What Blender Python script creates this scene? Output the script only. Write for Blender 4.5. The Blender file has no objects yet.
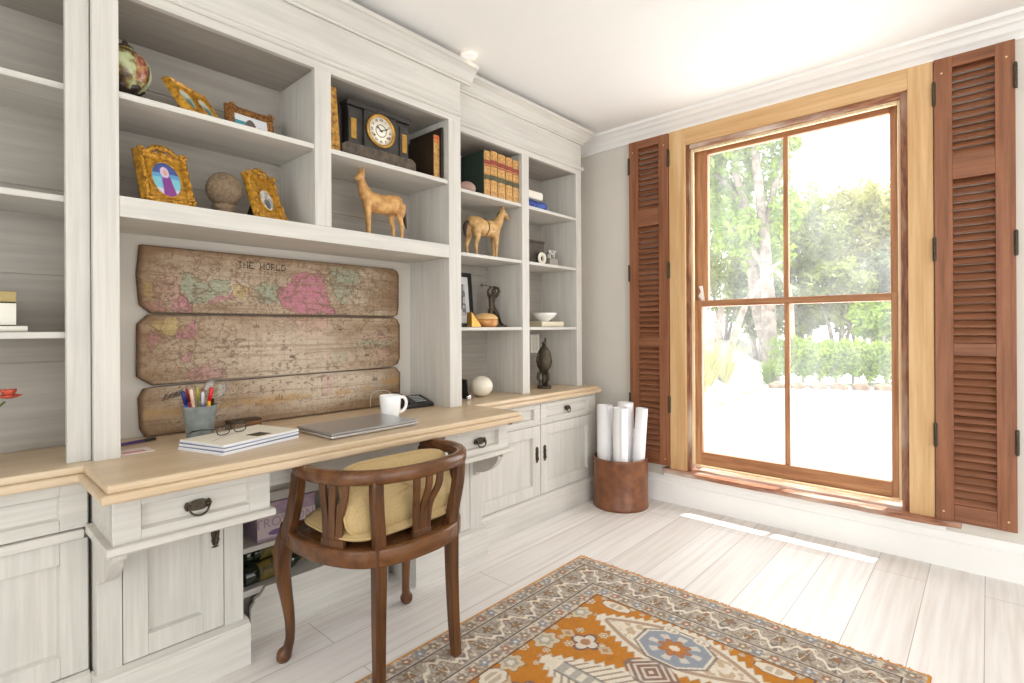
import bpy, math, random
import numpy as np
from mathutils import Matrix, Vector

# ------------------------------------------------------------------ camera, world, sun, lights, exposure
SC = bpy.context.scene
COL = SC.collection
PI = math.pi
CAM_H, YAW, ROLL = 1.2, 0.73546, -0.0055
cam_d = bpy.data.cameras.new('camera')
cam_d.sensor_width = 36.0
cam_d.lens = 36.0 * 524.46 / 1024.0
cam_d.shift_y = -13.1 / 1024.0
cam_d.shift_x = -1.6 / 1024.0
cam_d.clip_start = 0.02
cam_d.clip_end = 300
cam = bpy.data.objects.new('camera', cam_d)
COL.objects.link(cam)
_f = Vector((math.cos(YAW), math.sin(YAW), 0))
_r0 = Vector((math.sin(YAW), -math.cos(YAW), 0))
_u0 = Vector((0, 0, 1))
_r = _r0 * math.cos(ROLL) + _u0 * math.sin(ROLL)
_u = -_r0 * math.sin(ROLL) + _u0 * math.cos(ROLL)
_M = Matrix.Identity(4)
for _i in range(3):
    _M[_i][0], _M[_i][1], _M[_i][2] = _r[_i], _u[_i], -_f[_i]
_M[2][3] = CAM_H
cam.matrix_world = _M
SC.camera = cam

SC.view_settings.view_transform = 'Standard'
SC.view_settings.look = 'None'
SC.view_settings.gamma = 1.0
SC.view_settings.use_curve_mapping = False
SC.view_settings.exposure = 0.0
SC.cycles.use_denoising = True
SC.cycles.max_bounces = 10
SC.cycles.diffuse_bounces = 6
SC.cycles.transparent_max_bounces = 16
SC.cycles.sample_clamp_indirect = 6.0

world = bpy.data.worlds.new('sky')
SC.world = world
world.use_nodes = True
_bg = world.node_tree.nodes['Background']
_bg.inputs[0].default_value = (0.93, 0.97, 1.0, 1)
_bg.inputs[1].default_value = 2.5

SUN_STRENGTH = 8.0
sun_d = bpy.data.lights.new('sun', 'SUN')
sun_d.energy = SUN_STRENGTH
sun_d.angle = 0.012
sun_d.color = (1.0, 0.98, 0.95)
sun = bpy.data.objects.new('sun', sun_d)
COL.objects.link(sun)
sun.location = (8, -2, 30)
sun.rotation_euler = Vector((-0.23, 0.05, -1.0)).to_track_quat('-Z', 'Y').to_euler()


def area_light(name, loc, direction, sx, sy, power, color):
    d = bpy.data.lights.new(name, 'AREA')
    d.shape = 'RECTANGLE'
    d.size, d.size_y = sx, sy
    d.energy = power
    d.color = color
    o = bpy.data.objects.new(name, d)
    COL.objects.link(o)
    o.location = loc
    o.rotation_euler = Vector(direction).to_track_quat('-Z', 'Y').to_euler()
    return o


# area lamps standing in for daylight: two assumed openings out of view, the garden window
area_light('daylight_fill_right', (0.4, -2.56, 1.35), (0, 1, 0.0), 3.2, 2.3, 33, (0.985, 0.99, 1.0))
area_light('daylight_fill_rear', (-2.36, -0.2, 1.35), (1, 0, 0.0), 2.6, 2.3, 20, (0.985, 0.99, 1.0))
area_light('daylight_garden', (3.66, 0.9, 1.4), (-1, 0, -0.12), 1.1, 2.0, 27, (0.97, 0.985, 1.0))

# ------------------------------------------------------------------ helpers


class MB:
    """collects shapes into one mesh"""

    def __init__(self):
        self.v, self.f, self.s = [], [], []

    def add(self, vs, fs, smooth=False):
        b = len(self.v)
        self.v += [tuple(p) for p in vs]
        self.f += [tuple(i + b for i in q) for q in fs]
        self.s += [smooth] * len(fs)
        return self

    def box(self, x0, x1, y0, y1, z0, z1, M=None):
        vs = [(x, y, z) for z in (z0, z1) for y in (y0, y1) for x in (x0, x1)]
        if M is not None:
            vs = [tuple(M @ Vector(p)) for p in vs]
        return self.add(vs, [(0, 2, 3, 1), (4, 5, 7, 6), (0, 1, 5, 4), (2, 6, 7, 3), (0, 4, 6, 2), (1, 3, 7, 5)])

    def prism(self, poly, h0, h1, axis='z', smooth=False, M=None):
        """poly is a list of 2d points; axis is the extrusion axis"""
        n = len(poly)

        def mk(p, h):
            if axis == 'z':
                return (p[0], p[1], h)
            if axis == 'x':
                return (h, p[0], p[1])
            return (p[0], h, p[1])
        vs = [mk(p, h0) for p in poly] + [mk(p, h1) for p in poly]
        if M is not None:
            vs = [tuple(M @ Vector(p)) for p in vs]
        self.add(vs, [(i, (i + 1) % n, n + (i + 1) % n, n + i) for i in range(n)], smooth)
        b = len(self.v) - 2 * n
        self.f += [tuple(b + i for i in range(n))[::-1], tuple(b + n + i for i in range(n))]
        self.s += [False, False]
        return self

    def lathe(self, prof, c=(0, 0, 0), n=32, M=None, smooth=True, mod=None, caps=True):
        """prof: (radius, z) pairs, bottom to top"""
        vs = []
        for r, z in prof:
            for k in range(n):
                a = 2 * PI * k / n
                rr = r * (mod(a, z) if mod else 1)
                vs.append((rr * math.cos(a), rr * math.sin(a), z))
        if M is not None:
            vs = [tuple(M @ Vector(p)) for p in vs]
        vs = [(p[0] + c[0], p[1] + c[1], p[2] + c[2]) for p in vs]
        fs = []
        m = len(prof)
        for i in range(m - 1):
            for k in range(n):
                fs.append((i * n + k, i * n + (k + 1) % n, (i + 1) * n + (k + 1) % n, (i + 1) * n + k))
        b = len(self.v)
        self.add(vs, fs, smooth)
        if caps and prof[0][0] > 1e-6:
            self.f.append(tuple(b + k for k in range(n))[::-1]); self.s.append(False)
        if caps and prof[-1][0] > 1e-6:
            self.f.append(tuple(b + (m - 1) * n + k for k in range(n))); self.s.append(False)
        return self

    def tube(self, pts, rad, n=10, smooth=True, cap=True, flat=None, up=None):
        """round (or elliptical, flat = ratio) section swept along pts"""
        pts = [Vector(p) for p in pts]
        if not hasattr(rad, '__len__'):
            rad = [rad] * len(pts)
        prev = Vector(up) if up else None
        vs = []
        for i, p in enumerate(pts):
            t = (pts[min(i + 1, len(pts) - 1)] - pts[max(i - 1, 0)])
            t.normalize()
            ref = prev if prev is not None else (Vector((0, 0, 1)) if abs(t.z) < 0.9 else Vector((1, 0, 0)))
            a = ref - t * ref.dot(t)
            if a.length < 1e-6:
                a = t.orthogonal()
            a.normalize()
            if up is None:
                prev = a
            b = t.cross(a)
            for k in range(n):
                g = 2 * PI * k / n
                vs.append(p + a * (rad[i] * math.cos(g) * (flat or 1)) + b * (rad[i] * math.sin(g)))
        fs = []
        for i in range(len(pts) - 1):
            for k in range(n):
                fs.append((i * n + k, i * n + (k + 1) % n, (i + 1) * n + (k + 1) % n, (i + 1) * n + k))
        b0 = len(self.v)
        self.add(vs, fs, smooth)
        if cap:
            self.f.append(tuple(b0 + k for k in range(n))[::-1]); self.s.append(False)
            self.f.append(tuple(b0 + (len(pts) - 1) * n + k for k in range(n))); self.s.append(False)
        return self

    def sweep(self, sec, pts, ups, smooth=False):
        """sec: 2d polygon (a, b); a along the side vector, b along up"""
        pts = [Vector(p) for p in pts]
        n = len(sec)
        vs = []
        for i, p in enumerate(pts):
            t = pts[min(i + 1, len(pts) - 1)] - pts[max(i - 1, 0)]
            t.normalize()
            up = Vector(ups[i]) if isinstance(ups, list) else Vector(ups)
            side = t.cross(up).normalized()
            for a, b in sec:
                vs.append(p + side * a + up * b)
        fs = []
        for i in range(len(pts) - 1):
            for k in range(n):
                fs.append((i * n + k, i * n + (k + 1) % n, (i + 1) * n + (k + 1) % n, (i + 1) * n + k))
        b0 = len(self.v)
        self.add(vs, fs, smooth)
        self.f.append(tuple(b0 + k for k in range(n))[::-1]); self.s.append(False)
        self.f.append(tuple(b0 + (len(pts) - 1) * n + k for k in range(n))); self.s.append(False)
        return self

    def ball(self, c, r, n=16, m=10, sc=(1, 1, 1), fn=None, M=None):
        vs, fs = [], []
        for i in range(m + 1):
            th = PI * i / m
            for k in range(n):
                a = 2 * PI * k / n
                d = Vector((math.sin(th) * math.cos(a), math.sin(th) * math.sin(a), -math.cos(th)))
                rr = r * (fn(d) if fn else 1)
                p = Vector((d.x * rr * sc[0], d.y * rr * sc[1], d.z * rr * sc[2]))
                if M is not None:
                    p = M @ p
                vs.append((p.x + c[0], p.y + c[1], p.z + c[2]))
        for i in range(m):
            for k in range(n):
                fs.append((i * n + k, i * n + (k + 1) % n, (i + 1) * n + (k + 1) % n, (i + 1) * n + k))
        return self.add(vs, fs, True)

    def build(self, name, mat, parent=None, bevel=0.0, world=False, seg=2, weld=False):
        me = bpy.data.meshes.new(name)
        me.from_pydata(self.v, [], self.f)
        me.polygons.foreach_set('use_smooth', self.s)
        me.materials.append(mat)
        me.update()
        return link(name, me, parent, bevel, world, seg)


def link(name, me, parent=None, bevel=0.0, world=False, seg=2):
    o = bpy.data.objects.new(name, me)
    COL.objects.link(o)
    if parent is not None:
        o.parent = parent
        if world:
            p, m = parent, Matrix.Identity(4)
            chain = []
            while p is not None:
                chain.append(p); p = p.parent
            for q in reversed(chain):
                m = m @ q.matrix_parent_inverse @ q.matrix_basis
            o.matrix_parent_inverse = m.inverted()
    if bevel:
        b = o.modifiers.new('bevel', 'BEVEL')
        b.width = bevel
        b.segments = seg
        b.limit_method = 'ANGLE'
        b.angle_limit = 0.6
    return o


def thing(name, label, cat, loc=(0, 0, 0), rz=0.0, group=None, rot=None):
    o = bpy.data.objects.new(name, None)
    o.empty_display_size = 0.05
    COL.objects.link(o)
    o.location = loc
    o.rotation_euler = rot if rot else (0, 0, rz)
    o['label'] = label
    o['category'] = cat
    if group:
        o['group'] = group
    return o


def tag(o, label, cat, group=None):
    o['label'] = label
    o['category'] = cat
    if group:
        o['group'] = group
    return o


def structure(o):
    o['kind'] = 'structure'
    return o


# ------------------------------------------------------------------ materials
def new_mat(name):
    m = bpy.data.materials.new(name)
    m.use_nodes = True
    nt = m.node_tree
    return m, nt, nt.nodes['Principled BSDF']


def setin(b, k, v):
    if k in b.inputs:
        b.inputs[k].default_value = v


def rgb(r, g, b):
    """8-bit sRGB to linear"""
    def l(c):
        c /= 255.0
        return c / 12.92 if c <= 0.04045 else ((c + 0.055) / 1.055) ** 2.4
    return (l(r), l(g), l(b), 1)


def plain(name, col, rough=0.5, metal=0.0, noise=0.0, scale=30.0, spec=None, bump=0.0, stretch=(1, 1, 1), col2=None, trans=0.0):
    m, nt, b = new_mat(name)
    setin(b, 'Base Color', col)
    setin(b, 'Roughness', rough)
    setin(b, 'Metallic', metal)
    if spec is not None:
        setin(b, 'Specular IOR Level', spec)
    if trans:
        setin(b, 'Transmission Weight', trans)
    if noise or col2 or bump:
        tc = nt.nodes.new('ShaderNodeTexCoord')
        mp = nt.nodes.new('ShaderNodeMapping')
        mp.inputs['Scale'].default_value = stretch
        nt.links.new(tc.outputs['Object'], mp.inputs[0])
        nz = nt.nodes.new('ShaderNodeTexNoise')
        nz.inputs['Scale'].default_value = scale
        nz.inputs['Detail'].default_value = 5
        nt.links.new(mp.outputs[0], nz.inputs['Vector'])
        if noise or col2:
            rp = nt.nodes.new('ShaderNodeValToRGB')
            c2 = col2 if col2 else tuple(c * (1 - noise) for c in col[:3]) + (1,)
            rp.color_ramp.elements[0].color = c2
            rp.color_ramp.elements[1].color = col
            rp.color_ramp.elements[0].position = 0.32
            rp.color_ramp.elements[1].position = 0.62
            nt.links.new(nz.outputs['Fac'], rp.inputs[0])
            nt.links.new(rp.outputs[0], b.inputs['Base Color'])
        if bump:
            bp = nt.nodes.new('ShaderNodeBump')
            bp.inputs['Strength'].default_value = bump
            bp.inputs['Distance'].default_value = 0.004
            nt.links.new(nz.outputs['Fac'], bp.inputs['Height'])
            nt.links.new(bp.outputs[0], b.inputs['Normal'])
    return m


def grain(name, c_lo, c_hi, axis, fine=60.0, long=3.0, rough=0.5, patch=None, patch_amt=0.4, bump=0.08, spec=0.4, lo=0.35, hi=0.65):
    """wood-like streaks running along one axis, with larger patches of wear on top"""
    m, nt, b = new_mat(name)
    setin(b, 'Roughness', rough)
    setin(b, 'Specular IOR Level', spec)
    tc = nt.nodes.new('ShaderNodeTexCoord')
    mp = nt.nodes.new('ShaderNodeMapping')
    sc = [fine, fine, fine]
    sc['xyz'.index(axis)] = long
    mp.inputs['Scale'].default_value = sc
    nt.links.new(tc.outputs['Object'], mp.inputs[0])
    nz = nt.nodes.new('ShaderNodeTexNoise')
    nz.inputs['Scale'].default_value = 1.0
    nz.inputs['Detail'].default_value = 4
    nz.inputs['Roughness'].default_value = 0.6
    nt.links.new(mp.outputs[0], nz.inputs['Vector'])
    rp = nt.nodes.new('ShaderNodeValToRGB')
    rp.color_ramp.elements[0].color = c_lo
    rp.color_ramp.elements[1].color = c_hi
    rp.color_ramp.elements[0].position = lo
    rp.color_ramp.elements[1].position = hi
    nt.links.new(nz.outputs['Fac'], rp.inputs[0])
    out = rp.outputs[0]
    if patch:
        n2 = nt.nodes.new('ShaderNodeTexNoise')
        n2.inputs['Scale'].default_value = 1.0
        n2.inputs['Detail'].default_value = 3
        mp2 = nt.nodes.new('ShaderNodeMapping')
        s2 = [9.0, 9.0, 9.0]
        s2['xyz'.index(axis)] = 2.2
        mp2.inputs['Scale'].default_value = s2
        nt.links.new(tc.outputs['Object'], mp2.inputs[0])
        nt.links.new(mp2.outputs[0], n2.inputs['Vector'])
        r2 = nt.nodes.new('ShaderNodeMapRange')
        r2.inputs[1].default_value = 0.48
        r2.inputs[2].default_value = 0.72
        r2.inputs[3].default_value = 0.0
        r2.inputs[4].default_value = patch_amt
        nt.links.new(n2.outputs['Fac'], r2.inputs[0])
        mx = nt.nodes.new('ShaderNodeMixRGB')
        mx.inputs[2].default_value = patch
        nt.links.new(r2.outputs[0], mx.inputs[0])
        nt.links.new(out, mx.inputs[1])
        out = mx.outputs[0]
    nt.links.new(out, b.inputs['Base Color'])
    if bump:
        bp = nt.nodes.new('ShaderNodeBump')
        bp.inputs['Strength'].default_value = bump
        bp.inputs['Distance'].default_value = 0.002
        nt.links.new(nz.outputs['Fac'], bp.inputs['Height'])
        nt.links.new(bp.outputs[0], b.inputs['Normal'])
    return m


def painted(name, rough=0.6, bump=0.0, scale=150.0, spec=0.3):
    """surface whose pattern is stored as a colour attribute called pattern"""
    m, nt, b = new_mat(name)
    setin(b, 'Roughness', rough)
    setin(b, 'Specular IOR Level', spec)
    at = nt.nodes.new('ShaderNodeAttribute')
    at.attribute_name = 'pattern'
    nt.links.new(at.outputs['Color'], b.inputs['Base Color'])
    if bump:
        nz = nt.nodes.new('ShaderNodeTexNoise')
        nz.inputs['Scale'].default_value = scale
        nz.inputs['Detail'].default_value = 4
        bp = nt.nodes.new('ShaderNodeBump')
        bp.inputs['Strength'].default_value = bump
        bp.inputs['Distance'].default_value = 0.004
        nt.links.new(nz.outputs['Fac'], bp.inputs['Height'])
        nt.links.new(bp.outputs[0], b.inputs['Normal'])
    return m


def emit(name, col, s):
    m = bpy.data.materials.new(name)
    m.use_nodes = True
    nt = m.node_tree
    nt.nodes.remove(nt.nodes['Principled BSDF'])
    e = nt.nodes.new('ShaderNodeEmission')
    e.inputs[0].default_value = col
    e.inputs[1].default_value = s
    nt.links.new(e.outputs[0], nt.nodes['Material Output'].inputs[0])
    return m


WW_LO, WW_HI = rgb(194, 191, 183), rgb(207, 203, 195)
WW_PATCH = rgb(164, 162, 159)
M = {}
for ax in 'xyz':
    M['white_' + ax] = grain('whitewashed_wood_' + ax, WW_LO, WW_HI, ax, 70, 2.5, 0.55, WW_PATCH, 0.3)
    M['inner_' + ax] = grain('shaded_whitewash_lining_' + ax, rgb(156, 149, 140), rgb(168, 161, 151), ax, 45, 2.0, 0.6, rgb(144, 138, 132), 0.4)  # lining darker than the white wood, part of the shelf shade in its colour
M['oak'] = grain('limed_oak_top', rgb(190, 166, 134), rgb(208, 186, 156), 'x', 55, 2.2, 0.36, rgb(202, 184, 158), 0.5, 0.05)
M['pine'] = grain('stripped_pine', rgb(200, 158, 108), rgb(222, 186, 138), 'z', 34, 1.6, 0.55, rgb(204, 160, 106), 0.35)
M['pine_y'] = grain('stripped_pine_head', rgb(198, 156, 106), rgb(220, 184, 136), 'y', 34, 1.6, 0.55, rgb(204, 160, 106), 0.35)
M['sash'] = grain('sash_wood', rgb(156, 106, 70), rgb(196, 146, 104), 'z', 40, 2.0, 0.5, rgb(128, 76, 50), 0.5)
M['sash_y'] = grain('sash_wood_rail', rgb(152, 102, 68), rgb(192, 142, 100), 'y', 40, 2.0, 0.5, rgb(128, 76, 50), 0.5)
M['scraped'] = grain('scraped_old_paint_wood', rgb(104, 62, 42), rgb(156, 106, 78), 'z', 60, 9.0, 0.6, rgb(206, 186, 166), 0.85)
M['scraped_y'] = grain('scraped_old_paint_sill', rgb(124, 76, 52), rgb(172, 122, 94), 'y', 60, 9.0, 0.6, rgb(222, 208, 194), 0.9)
M['bead'] = grain('pale_bead', rgb(222, 192, 146), rgb(238, 216, 178), 'z', 40, 3.0, 0.5)
M['shutter'] = grain('shutter_mahogany', rgb(122, 74, 48), rgb(154, 100, 68), 'z', 46, 2.2, 0.45, rgb(160, 114, 86), 0.35)
M['shutter_y'] = grain('shutter_mahogany_slat', rgb(116, 72, 48), rgb(148, 96, 66), 'y', 46, 2.2, 0.45, rgb(156, 110, 84), 0.35)
M['chairwood'] = grain('chair_mahogany', rgb(60, 36, 20), rgb(100, 64, 36), 'z', 50, 3.0, 0.3, rgb(120, 80, 46), 0.35, 0.03)
M['chairwood_x'] = grain('chair_mahogany_rail', rgb(82, 50, 28), rgb(108, 70, 40), 'x', 30, 8.0, 0.26, rgb(130, 88, 52), 0.2, 0.0)
M['iron'] = plain('dark_bronze_fitting', rgb(84, 75, 60), 0.45, 0.6, 0.45, 90)
M['brass_aged'] = plain('aged_brass', rgb(140, 122, 84), 0.4, 0.8, 0.4, 90)
M['gilt'] = plain('gilt_plaster', rgb(205, 152, 50), 0.36, 0.35, 0.45, 60, bump=0.5, col2=rgb(128, 84, 24))
M['gilt_dark'] = plain('antique_gold', rgb(168, 116, 58), 0.4, 0.3, 0.5, 120, bump=0.8, col2=rgb(92, 58, 28))
M['niche'] = plain('niche_grey_paint', rgb(196, 189, 178), 0.8, 0, 0.04, 4)
M['wall'] = plain('warm_grey_wall_paint', rgb(220, 214, 204), 0.8, 0, 0.03, 4)
M['ceil'] = plain('white_ceiling_paint', rgb(240, 239, 236), 0.85, 0, 0.015, 3)
M['trim'] = plain('white_gloss_trim', rgb(244, 243, 240), 0.45, 0, 0.02, 6)
M['dark'] = plain('black_satin', rgb(30, 29, 29), 0.4)
M['paper'] = plain('white_paper', rgb(236, 235, 236), 0.7, 0, 0.02, 14)

# floor boards
m, nt, b = new_mat('whitewashed_floor_boards')
setin(b, 'Roughness', 0.42)
setin(b, 'Specular IOR Level', 0.35)
tc = nt.nodes.new('ShaderNodeTexCoord')
br = nt.nodes.new('ShaderNodeTexBrick')
br.offset = 0.37
br.inputs['Scale'].default_value = 1.0
br.inputs['Brick Width'].default_value = 2.1
br.inputs['Row Height'].default_value = 0.205
br.inputs['Mortar Size'].default_value = 0.0018
br.inputs['Mortar Smooth'].default_value = 0.3
br.inputs['Bias'].default_value = 0.0
br.inputs['Color1'].default_value = rgb(234, 230, 226)
br.inputs['Color2'].default_value = rgb(221, 215, 209)
br.inputs['Mortar'].default_value = rgb(176, 168, 160)
mpb = nt.nodes.new('ShaderNodeMapping')
mpb.inputs['Location'].default_value = (0.3, 0.19, 0)
nt.links.new(tc.outputs['Object'], mpb.inputs[0])
nt.links.new(mpb.outputs[0], br.inputs['Vector'])
mp = nt.nodes.new('ShaderNodeMapping')
mp.inputs['Scale'].default_value = (1.6, 36, 36)
nt.links.new(tc.outputs['Object'], mp.inputs[0])
nz = nt.nodes.new('ShaderNodeTexNoise')
nz.inputs['Scale'].default_value = 1.0
nz.inputs['Detail'].default_value = 5
nt.links.new(mp.outputs[0], nz.inputs['Vector'])
rp = nt.nodes.new('ShaderNodeValToRGB')
rp.color_ramp.elements[0].position = 0.3
rp.color_ramp.elements[0].color = rgb(234, 230, 226)
rp.color_ramp.elements[1].position = 0.6
rp.color_ramp.elements[1].color = (1, 1, 1, 1)
nt.links.new(nz.outputs['Fac'], rp.inputs[0])
mx = nt.nodes.new('ShaderNodeMixRGB')
mx.blend_type = 'MULTIPLY'
mx.inputs[0].default_value = 0.8
nt.links.new(br.outputs['Color'], mx.inputs[1])
nt.links.new(rp.outputs[0], mx.inputs[2])
nt.links.new(mx.outputs[0], b.inputs['Base Color'])
M['floor'] = m

# window glass: mostly clear, flare haze put in as a thin translucent veil
m = bpy.data.materials.new('flare_veil_glass')
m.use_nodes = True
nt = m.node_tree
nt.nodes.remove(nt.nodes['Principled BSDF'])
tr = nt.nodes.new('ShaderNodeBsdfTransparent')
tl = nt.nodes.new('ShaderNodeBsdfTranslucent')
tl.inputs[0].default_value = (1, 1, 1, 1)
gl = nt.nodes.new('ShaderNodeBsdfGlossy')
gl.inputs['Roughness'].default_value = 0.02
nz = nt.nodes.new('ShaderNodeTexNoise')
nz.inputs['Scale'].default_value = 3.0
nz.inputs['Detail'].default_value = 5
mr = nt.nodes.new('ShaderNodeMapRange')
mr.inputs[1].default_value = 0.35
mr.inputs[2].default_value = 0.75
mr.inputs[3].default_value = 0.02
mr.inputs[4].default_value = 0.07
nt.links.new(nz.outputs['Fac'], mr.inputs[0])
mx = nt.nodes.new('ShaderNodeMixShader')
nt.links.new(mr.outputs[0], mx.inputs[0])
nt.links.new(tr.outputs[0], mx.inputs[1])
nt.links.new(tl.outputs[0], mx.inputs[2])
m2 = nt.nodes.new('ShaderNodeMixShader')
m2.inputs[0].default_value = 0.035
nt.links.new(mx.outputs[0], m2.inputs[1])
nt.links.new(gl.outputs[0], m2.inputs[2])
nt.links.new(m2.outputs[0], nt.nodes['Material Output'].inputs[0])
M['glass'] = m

m = bpy.data.materials.new('clear_lens')
m.use_nodes = True
nt = m.node_tree
nt.nodes.remove(nt.nodes['Principled BSDF'])
tr = nt.nodes.new('ShaderNodeBsdfTransparent')
tr.inputs[0].default_value = (0.93, 0.94, 0.94, 1)
gl = nt.nodes.new('ShaderNodeBsdfGlossy')
gl.inputs['Roughness'].default_value = 0.03
mx = nt.nodes.new('ShaderNodeMixShader')
mx.inputs[0].default_value = 0.06
nt.links.new(tr.outputs[0], mx.inputs[1])
nt.links.new(gl.outputs[0], mx.inputs[2])
nt.links.new(mx.outputs[0], nt.nodes['Material Output'].inputs[0])
M['lens'] = m

# ------------------------------------------------------------------ pattern painting tools (albedo patterns on real surfaces)


def _hash(ix, iy, seed):
    n = (ix.astype(np.int64) * 374761393 + iy.astype(np.int64) * 668265263 + seed * 974711) & 0x7fffffff
    n = ((n ^ (n >> 13)) * 1274126177) & 0x7fffffff
    n = n ^ (n >> 16)
    return (n % 10007) / 10007.0


def vnoise(x, y, seed=0):
    ix, iy = np.floor(x), np.floor(y)
    fx, fy = x - ix, y - iy
    fx, fy = fx * fx * (3 - 2 * fx), fy * fy * (3 - 2 * fy)
    a, b_ = _hash(ix, iy, seed), _hash(ix + 1, iy, seed)
    c, d = _hash(ix, iy + 1, seed), _hash(ix + 1, iy + 1, seed)
    return (a * (1 - fx) + b_ * fx) * (1 - fy) + (c * (1 - fx) + d * fx) * fy


def fbm(x, y, seed=0, octv=4):
    s, amp, t = 0, 1.0, 0
    for k in range(octv):
        s = s + amp * vnoise(x * 2 ** k, y * 2 ** k, seed + k * 17)
        t += amp
        amp *= 0.5
    return s / t


def inpoly(x, y, poly):
    r = np.zeros(x.shape, bool)
    n = len(poly)
    for i in range(n):
        x0, y0 = poly[i]
        x1, y1 = poly[(i + 1) % n]
        if y0 == y1:
            continue
        c = ((y0 > y) != (y1 > y)) & (x < (x1 - x0) * (y - y0) / (y1 - y0) + x0)
        r ^= c
    return r


def lin(c):
    return np.array(rgb(*c)[:3])


def blend(C, mask, col, amt=1.0):
    a = (mask.astype(float) * amt)[..., None]
    return C * (1 - a) + np.asarray(col) * a


def grid_mesh(name, P, faces_uv, color, mat, parent=None, world=False):
    """P (h,w,3) front surface; builds quads and stores the colour pattern"""
    h, w = P.shape[:2]
    me = bpy.data.meshes.new(name)
    idx = np.arange(h * w).reshape(h, w)
    q = np.stack([idx[:-1, :-1], idx[:-1, 1:], idx[1:, 1:], idx[1:, :-1]], -1).reshape(-1, 4)
    if faces_uv is not None:
        q = q[faces_uv.reshape(-1)]
    me.from_pydata([], [], [])
    me.vertices.add(h * w)
    me.vertices.foreach_set('co', P.reshape(-1))
    me.loops.add(q.size)
    me.loops.foreach_set('vertex_index', q.reshape(-1).astype(np.int32))
    me.polygons.add(len(q))
    me.polygons.foreach_set('loop_start', np.arange(0, q.size, 4, dtype=np.int32))
    me.polygons.foreach_set('use_smooth', np.ones(len(q), bool))
    me.update(calc_edges=True)
    ca = me.color_attributes.new('pattern', 'FLOAT_COLOR', 'POINT')
    rgba = np.concatenate([np.clip(color, 0, 1).reshape(-1, 3), np.ones((h * w, 1))], 1)
    ca.data.foreach_set('color', rgba.reshape(-1).astype(np.float32))
    me.materials.append(mat)
    return link(name, me, parent, 0, world)


FONT = {'A': '01110 10001 10001 11111 10001 10001 10001', 'D': '11110 10001 10001 10001 10001 10001 11110', 'E': '11111 10000 10000 11110 10000 10000 11111',
        'H': '10001 10001 10001 11111 10001 10001 10001', 'L': '10000 10000 10000 10000 10000 10000 11111', 'O': '01110 10001 10001 10001 10001 10001 01110',
        'R': '11110 10001 10001 11110 10100 10010 10001', 'T': '11111 00100 00100 00100 00100 00100 00100', 'W': '10001 10001 10001 10101 10101 11011 10001', ' ': '00000 ' * 7}


def text_mask(x, y, s, x0, y0, hgt, cw=None):
    """letters in plane coordinates: x right, y up; (x0, y0) is the lower left corner"""
    px = hgt / 7.0
    cw = cw or px
    r = np.zeros(x.shape, bool)
    for k, ch in enumerate(s):
        rows = FONT[ch].split()
        cx = np.floor((x - (x0 + k * 6 * cw)) / cw)
        cy = np.floor((y - y0) / px)
        for i, row in enumerate(rows):
            for j, b_ in enumerate(row):
                if b_ == '1':
                    r |= (cx == j) & (cy == 6 - i)
    return r


def text_mesh(body, size, extrude=0.0005, align='CENTER'):
    """letters as (verts, faces), centred on the origin in the XY plane"""
    cu = bpy.data.curves.new('tmp', 'FONT')
    cu.body = body
    cu.size = size
    cu.extrude = extrude
    cu.align_x = align
    cu.align_y = 'CENTER'
    o = bpy.data.objects.new('tmp', cu)
    COL.objects.link(o)
    bpy.context.view_layer.update()
    dg = bpy.context.evaluated_depsgraph_get()
    me = bpy.data.meshes.new_from_object(o.evaluated_get(dg))
    vs = [v.co.copy() for v in me.vertices]
    fs = [tuple(p.vertices) for p in me.polygons]
    bpy.data.objects.remove(o)
    bpy.data.meshes.remove(me)
    return vs, fs


def skin(name, pts, edges, radii, mat, parent=None, root=0, lev=2):
    me = bpy.data.meshes.new(name)
    me.from_pydata(pts, edges, [])
    me.materials.append(mat)
    o = bpy.data.objects.new(name, me)
    COL.objects.link(o)
    o.parent = parent
    o.modifiers.new('skin', 'SKIN').use_smooth_shade = True
    for i, v in enumerate(me.skin_vertices[0].data):
        r = radii[i]
        v.radius = r if hasattr(r, '__len__') else (r, r)
        v.use_root = (i == root)
    s = o.modifiers.new('smooth', 'SUBSURF')
    s.levels = s.render_levels = lev
    return o

# ------------------------------------------------------------------ room shell
CEIL = 2.635
structure(MB().box(-2.4, 3.4, -2.6, 2.5, -0.1, 0.0).build('floor', M['floor']))
structure(MB().box(-2.5, 3.6, -2.7, 2.6, CEIL, CEIL + 0.1).build('ceiling', M['ceil']))
structure(MB().box(-2.5, 3.4, 2.5, 2.6, -0.1, CEIL).build('wall_left', M['wall']))
w = MB()
w.box(3.4, 3.6, 1.5, 2.6, -0.4, CEIL).box(3.4, 3.6, -2.7, 0.3, -0.4, CEIL)
w.box(3.4, 3.6, 0.3, 1.5, 2.42, CEIL).box(3.4, 3.6, 0.3, 1.5, -0.4, 0.19)
structure(w.build('wall_front', M['wall']))
w = MB()   # right wall with a wide opening, assumed for the fill daylight
w.box(-2.5, -1.3, -2.7, -2.6, -0.1, CEIL).box(2.1, 3.4, -2.7, -2.6, -0.1, CEIL)
w.box(-1.3, 2.1, -2.7, -2.6, 2.5, CEIL).box(-1.3, 2.1, -2.7, -2.6, -0.1, 0.15)
structure(w.build('wall_right', M['wall']))
w = MB()
w.box(-2.5, -2.4, -2.6, -1.6, -0.1, CEIL).box(-2.5, -2.4, 1.2, 2.5, -0.1, CEIL)
w.box(-2.5, -2.4, -1.6, 1.2, 2.5, CEIL).box(-2.5, -2.4, -1.6, 1.2, -0.1, 0.15)
structure(w.build('wall_back', M['wall']))
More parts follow.
